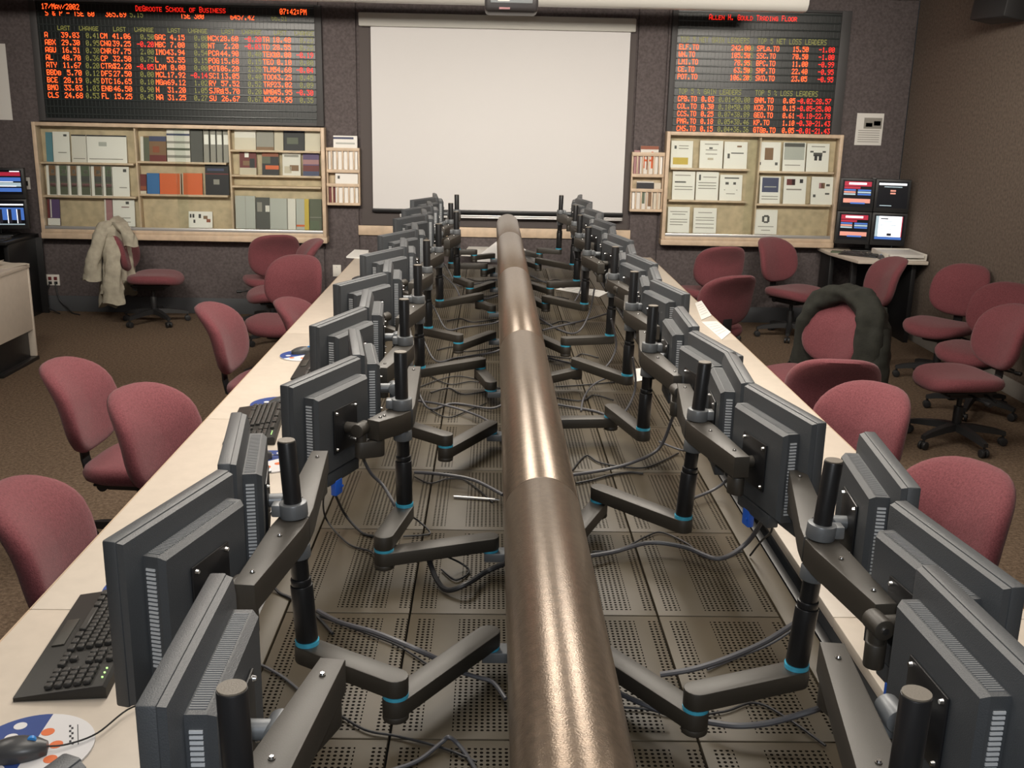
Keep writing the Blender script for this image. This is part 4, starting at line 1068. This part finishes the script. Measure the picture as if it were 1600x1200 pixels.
def make_pad():
    r = thing('mouse_pad', 'round pad', 'mouse pad')
    b = B(); n = 48; Rr = .115
    b.cyl((0, 0, 0), (0, 0, .004), Rr, seg=n)
    b.m(1)
    pts = [(math.cos(R(a)) * Rr * .995, math.sin(R(a)) * Rr * .995) for a in range(70, 256, 6)]
    b.poly(pts, .004, .0044)
    b.m(2)
    for (x, y) in ((.03, .045), (.045, -.005), (.035, -.05), (-.012, -.075)): b.cyl((x, y, .0038), (x, y, .0046), .0125, seg=18)
    b.m(0)
    for (x, y) in ((-.035, .05), (-.06, .0), (-.055, -.05), (-.02, .085)): b.cyl((x, y, .0040), (x, y, .0050), .0125, seg=18)
    b.m(3)
    for i in range(8): b.box((.070 + .004 * (i % 2), .05 - i * .009, .0046), (.004, .006, .0008))
    b.box((.084, .015, .0046), (.0015, .07, .0006))
    b.build('printed_disc', [hue('pad_white', (.72, .71, .72), .5), hue('pad_blue', (.02, .055, .24), .5), hue('pad_orange', (.75, .17, .05), .5), INK], r)
    return r
pad0 = make_pad(); note_kids(pad0); padn = [0]
def place_pad(x, y, rz, label):
    o = pad0 if padn[0] == 0 else copy_tree(pad0); padn[0] += 1
    o.location = (x, y, TOP_Z); o.rotation_euler = (0, 0, R(rz)); tag(o, label, 'mouse pad', 'blue and white mouse pads'); return o
def make_mouse():
    r = thing('computer_mouse', 'black mouse', 'mouse'); b = B(); rings = []
    for i in range(9):
        t = i / 8; sc = math.sin(math.pi * (.06 + .88 * t)) ** .45; hh = .034 * math.sin(math.pi * (.14 + .70 * t)) ** .8
        x = -.056 + .112 * t; ring = []
        for k in range(18):
            a = math.pi * k / 17
            ring.append((x, .031 * sc * math.cos(a), max(.0, hh * math.sin(a) ** .6)))
        rings.append(ring)
    b.loft(rings); b.build('shell', mat('mouse_shell', (.06, .062, .066), .35), r, ang=60)
    B().cyl((.030, -.004, .0265), (.030, .004, .0265), .0085, seg=16).build('scroll_wheel', mat('wheel_blue', (.04, .28, .75), .35), r)
    B().tube([(.054, 0, .010), (.09, .004, .006), (.14, .03, .005), (.19, .10, .006), (.24, .13, .003)], .0018, seg=6, smooth=6).build('cable', CABLEB, r)
    return r
ms0 = make_mouse(); note_kids(ms0); msn = [0]
def place_mouse(x, y, rz, label, z=.0046):
    o = ms0 if msn[0] == 0 else copy_tree(ms0); msn[0] += 1
    o.location = (x, y, TOP_Z + z); o.rotation_euler = (0, 0, R(rz)); tag(o, label, 'mouse', 'black mice'); return o
p = U(48, 1172, z=TOP_Z); place_pad(p.x, p.y, 22, 'round blue and white mouse pad at the bottom left corner of the photo')
m_ = U(28, 1172, z=TOP_Z + .015); place_mouse(m_.x - .005, m_.y, 14, 'dark mouse with blue wheel on the bottom left pad')
p = U(196, 925, z=TOP_Z); place_pad(p.x + .055, p.y + .02, -30, 'blue mouse pad edge peeping out beside the nearest left keyboard')
p = U(420, 722, z=TOP_Z); place_pad(p.x, p.y, -28, 'round mouse pad seen past the nearest left pole'); place_mouse(p.x - .05, p.y + .02, 15, 'dark mouse on the pad past the nearest left pole')
p = U(468, 556, z=TOP_Z); place_pad(p.x + .02, p.y, -28, 'round mouse pad beyond the third keyboard on the left worktop'); place_mouse(p.x + .01, p.y + .04, 20, 'dark mouse on the pad beyond the third left keyboard')
p = U(408, 638, z=TOP_Z); place_pad(p.x + .06, p.y + .05, -28, 'white rimmed mouse pad beyond the second keyboard on the left worktop'); place_mouse(p.x + .08, p.y + .05, 20, 'dark mouse on the pad beyond the second left keyboard')
p = U(556, 438, z=TOP_Z); place_mouse(p.x + .03, p.y, 20, 'dark mouse at the far part of the left worktop', z=0)
PAPERB = mat('bright_paper', (.80, .79, .76), .7)
def sheet(corners, z, label, cat='paper', m_=None, th=.0015, lines=True, pile=1):
    P = [U(*c, z=z) for c in corners]; o0 = sum((Vector(p) for p in P), Vector()) / len(P)
    b = B(); b.poly([(p.x - o0.x, p.y - o0.y) for p in P], 0, th)
    if lines:
        b.m(1)
        for k in range(5):
            t = .2 + .14 * k
            a = P[0].lerp(P[3], t).lerp(P[1].lerp(P[2], t), .12) - o0; c_ = P[0].lerp(P[3], t).lerp(P[1].lerp(P[2], t), .85) - o0
            b.box(((a.x + c_.x) / 2, (a.y + c_.y) / 2, th + .0002), ((c_ - a).length, .004, .0004), 0, Matrix.Rotation(math.atan2(c_.y - a.y, c_.x - a.x), 3, 'Z'))
    o = b.build('paper_sheet', [m_ or PAPERB, hm('lightgrey')]); o.location = (o0.x, o0.y, z)
    return tag(o, label, cat)
sheet(((1096, 503), (1120, 502), (1142, 519), (1128, 531)), TOP_Z + .0005, 'white paper sheets lying on the right worktop near the bright red chair')
sheet(((1086, 474), (1096, 470), (1112, 493), (1096, 500)), TOP_Z + .0005, 'white paper on the far part of the right worktop')
sheet(((868, 452), (890, 447), (952, 456), (936, 464)), .681, 'white paper lying on the perforated deck at the far right side')
sheet(((990, 577), (1005, 575), (1007, 594), (991, 597)), .681, 'small white card on the right of the deck below a pole', cat='card', lines=False)
sheet(((541, 403), (554, 392), (576, 393), (574, 405)), TOP_Z + .0005, 'white papers at the far end of the left worktop', th=.012, lines=False)
sheet(((735, 382), (772, 380), (770, 402), (720, 400)), .681, 'white paper at the far end of the deck left of the tube', lines=False)
pr = U(709, 776, z=.686); pq = U(781, 781, z=.686)
pn = thing('ballpoint_pen', 'silvery pen lying on the perforated deck left of the tube', 'pen', (pr + pq) / 2); d = (pq - pr) / 2
B().cyl(-d, d * .8, .0045, seg=10).build('barrel', METAL, pn); B().cyl(d * .8, d, .0042, .0012, seg=10).build('tip', CHROME, pn)

# ------------------------------------------------------------------ cables
def cable(pts, r, label, m_=None, group='cables on the perforated deck'):
    """pts: (px, py, z)"""
    P = [U(p[0], p[1], z=p[2]) for p in pts]
    o0 = P[0].copy(); b = B(); b.tube([p - o0 for p in P], r, seg=8, smooth=7)
    o = b.build('cable', m_ or CABLE); o.location = o0
    return tag(o, label, 'cable', group)
zf = .686
cable([(497, 955, .70), (530, 972, zf + .03), (585, 988, zf + .05), (640, 1010, zf + .05), (684, 1030, zf + .01)], .0065, 'thick grey cable from the nearest left pole towards the tube')
cable([(497, 962, zf), (560, 985, zf), (620, 1008, zf), (668, 1038, zf)], .0028, 'thin black cable under the thick one at the nearest left pole', CABLEB)
cable([(668, 868, .74), (682, 905, .70), (700, 922, zf + .01), (730, 912, zf + .03), (760, 893, .71), (790, 880, .74)], .0075, 'heavy looped black cable bundle hanging below the second left arm', CABLEB)
cable([(690, 866, .74), (720, 880, .70), (733, 893, zf), (712, 906, zf), (690, 890, zf)], .003, 'thin black loop beside the heavy bundle under the second left arm', CABLEB)
cable([(562, 690, .95), (567, 715, .86), (580, 740, .80), (598, 758, .76), (615, 786, zf + .04), (622, 800, zf)], .0055, 'grey cable hanging from the second left pair of monitors to the deck')
cable([(648, 738, zf + .02), (690, 741, zf + .03), (740, 750, zf + .03), (786, 773, .72)], .006, 'grey cable lying from the second left pole to the tube')
cable([(648, 745, zf), (672, 755, zf), (700, 748, zf), (730, 752, zf), (770, 785, zf)], .0026, 'thin black cable beside the silvery pen', CABLEB)
cable([(512, 755, .92), (505, 785, .80), (512, 815, zf + .02), (545, 850, zf), (580, 862, zf), (590, 878, zf)], .0028, 'thin black cable curling from the blue plug to the second left elbow', CABLEB)
cable([(515, 745, .92), (525, 775, .82), (540, 805, .72), (565, 832, zf), (585, 838, zf)], .0042, 'black cable from the blue plug towards the second left pole', CABLEB)
cable([(640, 805, .74), (655, 815, zf + .02), (672, 832, zf), (660, 836, zf), (630, 838, zf)], .003, 'small black cable loop over the second left arm', CABLEB)
cable([(590, 1210, zf), (650, 1190, zf), (690, 1160, zf + .01), (702, 1152, zf + .02), (722, 1170, zf), (745, 1205, zf)], .0045, 'grey cable arching at the bottom edge of the deck left of the tube')
cable([(718, 1050, .735), (745, 1058, .72), (770, 1066, .71), (790, 1092, .70)], .005, 'grey plaited cable under the nearest left spine bracket')
cable([(420, 905, zf + .02), (435, 925, zf), (455, 935, zf), (490, 958, zf), (520, 990, zf)], .004, 'dark cable beside the nearest left pole', CABLEB)
cable([(365, 1010, zf + .05), (375, 1028, zf), (410, 1040, zf), (445, 1060, zf), (480, 1090, zf)], .0035, 'thin grey cable at the left edge of the deck')
cable([(520, 1110, zf), (570, 1140, zf), (620, 1150, zf), (690, 1168, zf), (745, 1190, zf)], .0028, 'thin black cable crossing the deck near the bottom left', CABLEB)
cable([(650, 626, zf + .01), (690, 632, zf + .02), (735, 645, zf + .02), (768, 662, .72), (785, 690, .70)], .005, 'grey cable arching to the tube at the third left pole')
cable([(655, 605, zf), (690, 592, zf), (720, 588, zf), (765, 598, zf)], .0028, 'thin black cable beyond the third left pole', CABLEB)
cable([(660, 580, zf), (700, 600, zf), (740, 596, zf), (780, 606, zf)], .003, 'thin black cable near the fourth left pole', CABLEB)
cable([(672, 640, zf), (700, 652, zf), (735, 640, zf), (760, 630, zf)], .0028, 'thin black cable between third and fourth left poles', CABLEB)
cable([(919, 869, .71), (960, 862, zf + .02), (1015, 848, zf + .03), (1070, 855, zf + .03), (1123, 873, zf + .03), (1165, 850, .74), (1190, 815, .84), (1197, 797, .92)], .0068, 'thick grey cable from the blue plug across the right deck to the tube')
cable([(925, 862, zf), (970, 858, zf), (1010, 838, zf), (1035, 832, zf), (1075, 850, zf), (1105, 872, zf), (1160, 862, zf)], .0028, 'thin black cable beside the thick grey one on the right deck', CABLEB)
cable([(1172, 868, zf), (1190, 845, .76), (1206, 828, .85), (1200, 800, .92)], .003, 'thin black cable hanging from the blue plug on the right', CABLEB)
cable([(1032, 1054, zf + .01), (1085, 1045, zf + .03), (1140, 1027, zf + .04), (1195, 1003, zf + .05), (1240, 975, .76)], .0068, 'thick grey cable lying behind the nearest right arm')
cable([(1105, 1046, zf), (1150, 1028, zf), (1200, 1008, zf + .02), (1238, 985, .74)], .003, 'thin pale cable along the thick one behind the nearest right arm')
cable([(1105, 1128, zf + .02), (1150, 1134, zf + .03), (1200, 1130, zf + .04), (1255, 1115, zf + .06), (1300, 1100, .78)], .0068, 'grey spiral wrapped cable leading right from the nearest right elbow')
cable([(965, 1082, zf + .02), (1000, 1098, zf + .03), (1048, 1117, zf + .02)], .0062, 'grey cable coming out under the tube at the nearest right arm')
cable([(970, 1105, zf), (1010, 1108, zf), (1060, 1118, zf), (1130, 1112, zf), (1180, 1098, zf), (1230, 1122, zf), (1290, 1165, zf)], .0028, 'thin black cable crossing under the nearest right arm', CABLEB)
cable([(894, 742, .70), (940, 735, zf + .01), (990, 722, zf + .03), (1030, 700, .74), (1050, 655, .86), (1057, 632, .95)], .0062, 'grey cable from the third right pair of monitors to the tube')
cable([(894, 735, zf), (915, 712, zf), (935, 722, zf), (965, 728, zf), (1010, 730, zf), (1060, 708, zf)], .0032, 'thin black looped cable near the third right pole', CABLEB)
cable([(900, 755, zf), (925, 750, zf), (955, 742, zf), (985, 738, zf), (1005, 740, zf)], .004, 'black cable beside the tube at the second right arm', CABLEB)
cable([(1082, 779, zf + .02), (1115, 765, zf + .03), (1138, 748, .76), (1147, 730, .86)], .0052, 'grey cable hanging to the second right pole')
cable([(1030, 690, zf + .02), (1060, 702, zf + .02), (1085, 706, zf)], .004, 'grey cable end beside the second right pole')
cable([(908, 642, zf), (912, 622, zf + .01), (925, 603, zf + .02), (945, 592, zf + .03), (962, 590, zf)], .0042, 'grey cable curling before the fourth right pole')
cable([(868, 604, zf), (905, 602, zf), (950, 598, zf), (985, 594, zf)], .0035, 'black cable stretching under the fourth right arm', CABLEB)
cable([(848, 516, zf + .01), (880, 508, zf + .02), (915, 500, zf + .03), (948, 490, zf + .03)], .006, 'long pale cable near the fifth right pole', CABLE)
for i in range(4, 9):
    for side in ('left', 'right'):
        pole, el, spn, out = rows[side][i]; s = -1 if side == 'left' else 1
        V = out[0][0]
        pts = [Vector((V.x - s * .07, V.y, .95)), Vector((pole[0] + s * .02, pole[1] - .12, .80)), Vector((pole[0] - s * .05, pole[1] - .18, .70)), Vector((pole[0] - s * .15, pole[1] - .05, zf)), Vector((XC + s * .12, spn[1] - .12, .695)), Vector((XC + s * .055, spn[1] - .10, .715))]
        b = B(); b.tube([p - pts[0] for p in pts], .005, seg=6, smooth=6); o = b.build('cable', CABLE); o.location = pts[0]
        tag(o, f'dark cable from the {ORD[i]} {side}-row monitors over the deck to the tube', 'cable', 'cables on the perforated deck')
        q = [Vector((pole[0] - s * .04, pole[1] + .12, zf)), Vector((pole[0] - s * .12, pole[1] + .2, zf)), Vector((pole[0] - s * .2, pole[1] + .1, zf)), Vector((XC + s * .06, pole[1] + .22, zf))]
        b = B(); b.tube([p - q[0] for p in q], .0035, seg=6, smooth=6); o = b.build('cable', CABLEB); o.location = q[0]
        tag(o, f'thin black cable loose on the deck beyond the {ORD[i]} {side}-row pole', 'cable', 'cables on the perforated deck')

# ------------------------------------------------------------------ corner desks and their monitor stacks
def screen_patches(b, kind, w_, h_, y):
    """coloured windows on a lit screen, local x centred, z from foot"""
    yb = [y]
    def q(u0, v0, u1, v1, k):
        b.mi = k; y = yb[0]; yb[0] -= .00025; b.quad(((u0 - .5) * w_, y, v0 * h_), ((u1 - .5) * w_, y, v0 * h_), ((u1 - .5) * w_, y, v1 * h_), ((u0 - .5) * w_, y, v1 * h_))
    if kind == 'news':
        q(.05, .78, .97, .96, 1); q(.05, .68, .6, .76, 1); q(.2, .84, .8, .92, 4)
        for k in range(3): q(.05, .44 + .08 * k, .45, .50 + .08 * k, [2, 5, 3][k]); q(.52, .44 + .08 * k, .97, .50 + .08 * k, [3, 2, 3][k])
        q(.05, .14, .97, .30, 5); q(.3, .10, .8, .16, 3)
    elif kind == 'dark':
        q(.02, .86, .95, .94, 4); q(.2, .78, .8, .81, 2); q(.42, .62, .6, .68, 5); q(.42, .52, .6, .58, 5); q(.1, .06, .5, .09, 2)
    elif kind == 'page':
        q(.04, .16, .95, .96, 4); q(.04, .16, .14, .96, 2); q(.92, .16, .95, .96, 1)
        q(.2, .84, .45, .88, 6); q(.2, .74, .6, .76, 2); q(.2, .60, .75, .62, 2); q(.2, .45, .6, .47, 2); q(.45, .2, .6, .30, 6); q(.04, .06, .95, .15, 3)
    elif kind == 'bluebars':
        for k in range(4): q(.02, .10 + .22 * k, .97, .26 + .22 * k, [3, 2, 3, 1][k])
        q(.1, .5, .7, .53, 4); q(.1, .32, .8, .35, 4); q(.6, .93, .95, .97, 4)
    else:
        q(.02, .82, .97, .88, 4); q(.02, .2, .97, .72, 3)
        for k in range(3): q(.05 + .33 * k, .06, .2 + .33 * k, .66, 6); q(.05 + .33 * k, .06, .08 + .33 * k, .66, 4)
        q(.0, .0, .97, .04, 2)
SM = [hue('lit_black', (.006, .007, .012), .3), hue('lit_red', (.42, .02, .05), .4, .5), hue('lit_grey', (.42, .55, .62), .4, .5), hue('lit_blue', (.06, .16, .52), .4, .6), hue('lit_white', (.92, .95, 1), .4, .95), hue('lit_orange', (.75, .32, .25), .4, .5), hue('lit_dark', (.03, .03, .05), .4, .1)]  # colours shown on the lit screens, the last one near black
def quad_stand(label, rc, Y, yaw, kinds, left):
    x0, y0, x1, y1 = rc
    a, b_, z0, z1 = rect(x0, y0, x1, y1, Y); z0 = TOP_Z
    W = (b_ - a) / 2 - .004; cx = (a + b_) / 2
    st = thing('quad_monitor_stand', f'black upright stand carrying four monitors on the {left} corner desk', 'monitor stand', (cx, Y + .06, TOP_Z)); st.rotation_euler.z = yaw
    B().box((0, .06, .008), (.30, .22, .014), .004).build('foot_plate', BLACK, st)
    B().box((0, .075, (z1 - z0) / 2 + .01), (.05, .03, z1 - z0 - .02), .004).build('post', BLACK, st)
    hz = (z1 - z0 - .07) / 2
    for j in (0, 1): B().box((0, .045, .06 + hz * (j + .5)), (W * 1.4, .02, .05), .003).build('cross_bar', BLACK, st)
    for j in range(2):
        for i in range(2):
            kd = kinds[1 - j][i]
            nm_ = f'{["lower", "upper"][j]} {["left", "right"][i]} lit monitor of four on the {left} corner desk'
            m_ = thing('wall_monitor', nm_, 'monitor', group=f'four monitors on the {left} corner desk')
            off = Matrix.Rotation(yaw, 4, 'Z') @ Vector(((i - .5) * (W + .004), 0, 0))
            m_.location = (cx + off.x, Y + .06 + off.y, TOP_Z + .065 + j * (hz + .002)); m_.rotation_euler.z = yaw
            B().box((0, .0, hz / 2), (W, .06, hz - .003), .004).build('case', PLAST, m_)
            b = B(); b.box((0, -.0305, hz * .54), (W * .86, .002, hz * .80), .0)
            b2 = b
            w_, h_ = W * .84, hz * .78
            bb_ = B(); bb_.mi = 0; bb_.box((0, -.0312, hz * .54), (w_ * 1.02, .0015, h_ * 1.02))
            t0 = len(bb_.bm.verts); screen_patches(bb_, kd, w_, h_, -.0326)
            for v in list(bb_.bm.verts)[t0:]: v.co.z += hz * .54 - h_ / 2
            b.bm.free(); bb_.build('screen', SM, m_)
def corner_desk(label, pts, front_edge, legs):
    cx = sum(p[0] for p in pts) / len(pts); cy = sum(p[1] for p in pts) / len(pts)
    d = thing('corner_desk', label, 'desk', (cx, cy, 0))
    P = [(x - cx, y - cy) for x, y in pts]
    b = B(); b.poly(P, TOP_Z - .030, TOP_Z, None, .003); b.build('desk_top', LAMIN if front_edge else BLACK, d)
    for (x, y, w_, dd) in legs: B().box((x - cx, y - cy, (TOP_Z - .031) / 2), (w_, dd, TOP_Z - .0315), .003).build('leg_panel', BLACK, d)
    return d
A = U(1312, 385, z=TOP_Z); Bp = U(1357, 410, z=TOP_Z)
xr = XR - .02
corner_desk('small grey-topped desk with black legs in the far right corner', [(3.08, YW - .03), (3.08, 9.3), (3.17, 8.76), (xr, 8.76), (xr, YW - .03)], True, [(3.13, 9.46, .04, .28), (3.22, 9.0, .05, .05), (3.40, 9.2, .04, .5), (3.70, 9.15, .04, .6)])
quad_stand('', (1314, 279, 1419, 388), 9.30, R(-14), (('news', 'dark'), ('news', 'page')), 'right')
kk = copy_tree(kb0); kk.location = (3.29, 9.08, TOP_Z + .0005); kk.rotation_euler = (0, 0, R(-38)); kk.scale = (.72, .72, .72); tag(kk, 'dark keyboard on the right corner desk below the lit monitors', 'keyboard', 'black keyboards')
mm_ = copy_tree(ms0); mm_.location = (3.42, 8.90, TOP_Z + .0005); mm_.rotation_euler = (0, 0, R(80)); tag(mm_, 'mouse beside the keyboard on the right corner desk', 'mouse', 'black mice')
gb = B(); gb.box((0, 0, .006), (.22, .10, .011), .003, Matrix.Rotation(R(-25), 3, 'Z')); o = gb.build('document_folder', hm('green')); o.location = (3.20, 9.24, TOP_Z); tag(o, 'green folder lying behind the keyboard on the right corner desk', 'folder')
tr = thing('paper_tray', 'pale paper tray on the right corner desk against the wall', 'tray', (3.60, 8.98, TOP_Z)); 
B().box((0, 0, .006), (.34, .40, .010), .003).build('tray_floor', PLATE, tr)
for x in (-.168, .168): B().box((x, 0, .035), (.006, .40, .047), .002).build('tray_side', PLATE, tr)
B().box((0, .198, .035), (.33, .005, .047), .002).build('tray_side', PLATE, tr)
pp = B(); pp.box((0, 0, .025), (.30, .36, .026), .002); o = pp.build('paper_stack', PAPER); o.location = (3.60, 8.97, TOP_Z + .0115); tag(o, 'stack of paper in the pale tray on the right corner desk', 'paper')

# left: wall desk with lit monitors, and the cream desk in front of it
corner_desk('dark desk against the far wall at the left edge of the photo', [(-5.0, YW - .05), (-5.0, 8.95), (-4.2, 8.95), (-4.2, YW - .05)], False, [(-4.23, 9.3, .04, .6), (-4.9, 9.3, .04, .6), (-4.5, 9.56, .7, .02)])
quad_stand('', (-66, 262, 36, 372), 9.30, R(8), (('bluebars', 'bluebars'), ('bars', 'bars')), 'left')
kk = copy_tree(kb0); kk.location = (-4.45, 9.08, TOP_Z + .0005); kk.rotation_euler = (0, 0, 0); kk.scale = (.9, .9, .9); tag(kk, 'dark keyboard on the left wall desk below the lit monitors', 'keyboard', 'black keyboards')
cr = U(46, 412, z=TOP_Z)
xe = cr.x; ye = cr.y
cdk = thing('side_desk', 'cream desk with modesty panel at the left edge, papers on top', 'desk', (xe - .38, ye - .75, 0)); o = cdk.location
def DL(p): return Vector(p) - o
B().span(DL((xe - .76, ye - 1.5, TOP_Z - .03)), DL((xe, ye, TOP_Z)), .003).build('desk_top', LAMIN, cdk)
B().span(DL((xe - .03, ye - 1.46, .24)), DL((xe - .008, ye - .03, TOP_Z - .0305)), .003).build('modesty_panel', LAMIN, cdk)
B().span(DL((xe - .74, ye - .029, .03)), DL((xe - .004, ye - .004, TOP_Z - .0305)), .003).build('end_panel', LAMIN, cdk)
B().span(DL((xe - .70, ye - .60, .012)), DL((xe - .035, ye - .06, .66)), .004).build('drawer_box', BLACK, cdk)
B().span(DL((xe - .75, ye - .60, .0)), DL((xe + .004, ye + .004, .0295)), .004).build('foot_rail', BLACK, cdk)
B().span(DL((xe - .70, ye - 1.46, .0)), DL((xe - .035, ye - 1.42, .66)), .004).build('leg_panel', BLACK, cdk)
rnd = random.Random(3)
for i in range(4):
    b = B(); n = 7; W_, H_ = .30, .42; gv = []
    for yy in range(n):
        gv.append([Vector((W_ * (xx / (n - 1) - .5), H_ * (yy / (n - 1) - .5), .004 + .006 * math.sin(xx * .9 + i) * math.sin(yy * .7) + (.012 if xx > 4 and i % 2 else 0) * (xx - 4))) for xx in range(n)])
    vt = [[b.bm.verts.new(p) for p in r_] for r_ in gv]; vb = [[b.bm.verts.new(p - Vector((0, 0, .002))) for p in r_] for r_ in gv]
    for y in range(n - 1):
        for x in range(n - 1):
            b.bm.faces.new((vt[y][x], vt[y][x + 1], vt[y + 1][x + 1], vt[y + 1][x])); b.bm.faces.new((vb[y][x], vb[y + 1][x], vb[y + 1][x + 1], vb[y][x + 1]))
    for k in range(n - 1):
        for (p, q_) in (((0, k), (0, k + 1)), ((n - 1, k + 1), (n - 1, k)), ((k + 1, 0), (k, 0)), ((k, n - 1), (k + 1, n - 1))):
            b.bm.faces.new((vt[p[0]][p[1]], vb[p[0]][p[1]], vb[q_[0]][q_[1]], vt[q_[0]][q_[1]]))
    o = b.build('newspaper', hue('newsprint', (.55, .50, .42), .85), ang=60); o.location = (xe - .20 - .06 * i, ye - .18 - .17 * i, TOP_Z + .0015 + .016 * i); o.rotation_euler.z = rnd.uniform(-.9, .9)
    tag(o, ['lowest open newspaper on the cream side desk', 'second crumpled newspaper of the pile on the cream side desk', 'third crumpled newspaper of the pile on the cream side desk', 'topmost newspaper of the pile on the cream side desk'][i], 'newspaper', 'newspapers on the side desk')
# flex from the outlet to the left desk
def wcable(pts, r, label):
    o0 = Vector(pts[0]); b = B(); b.tube([Vector(p) - o0 for p in pts], r, seg=7, smooth=6); o = b.build('mains_lead', CABLEB); o.location = o0; return tag(o, label, 'cable', 'power cords at the left outlet')
q = U(82, 440, y=YW - .02)
wcable([(q.x - .02, YW - .0185, q.z), (q.x - .06, YW - .05, q.z - .10), (q.x - .09, YW - .08, q.z - .2), (q.x + .02, YW - .12, .03), (q.x + .10, YW - .16, .008)], .006, 'black power cord drooping left from the double outlet')
wcable([(q.x + .02, YW - .0185, q.z), (q.x + .06, YW - .05, q.z - .16), (q.x + .13, YW - .06, .05), (q.x + .2, YW - .12, .008), (q.x + .3, YW - .2, .008)], .006, 'black power cord looping right from the double outlet')
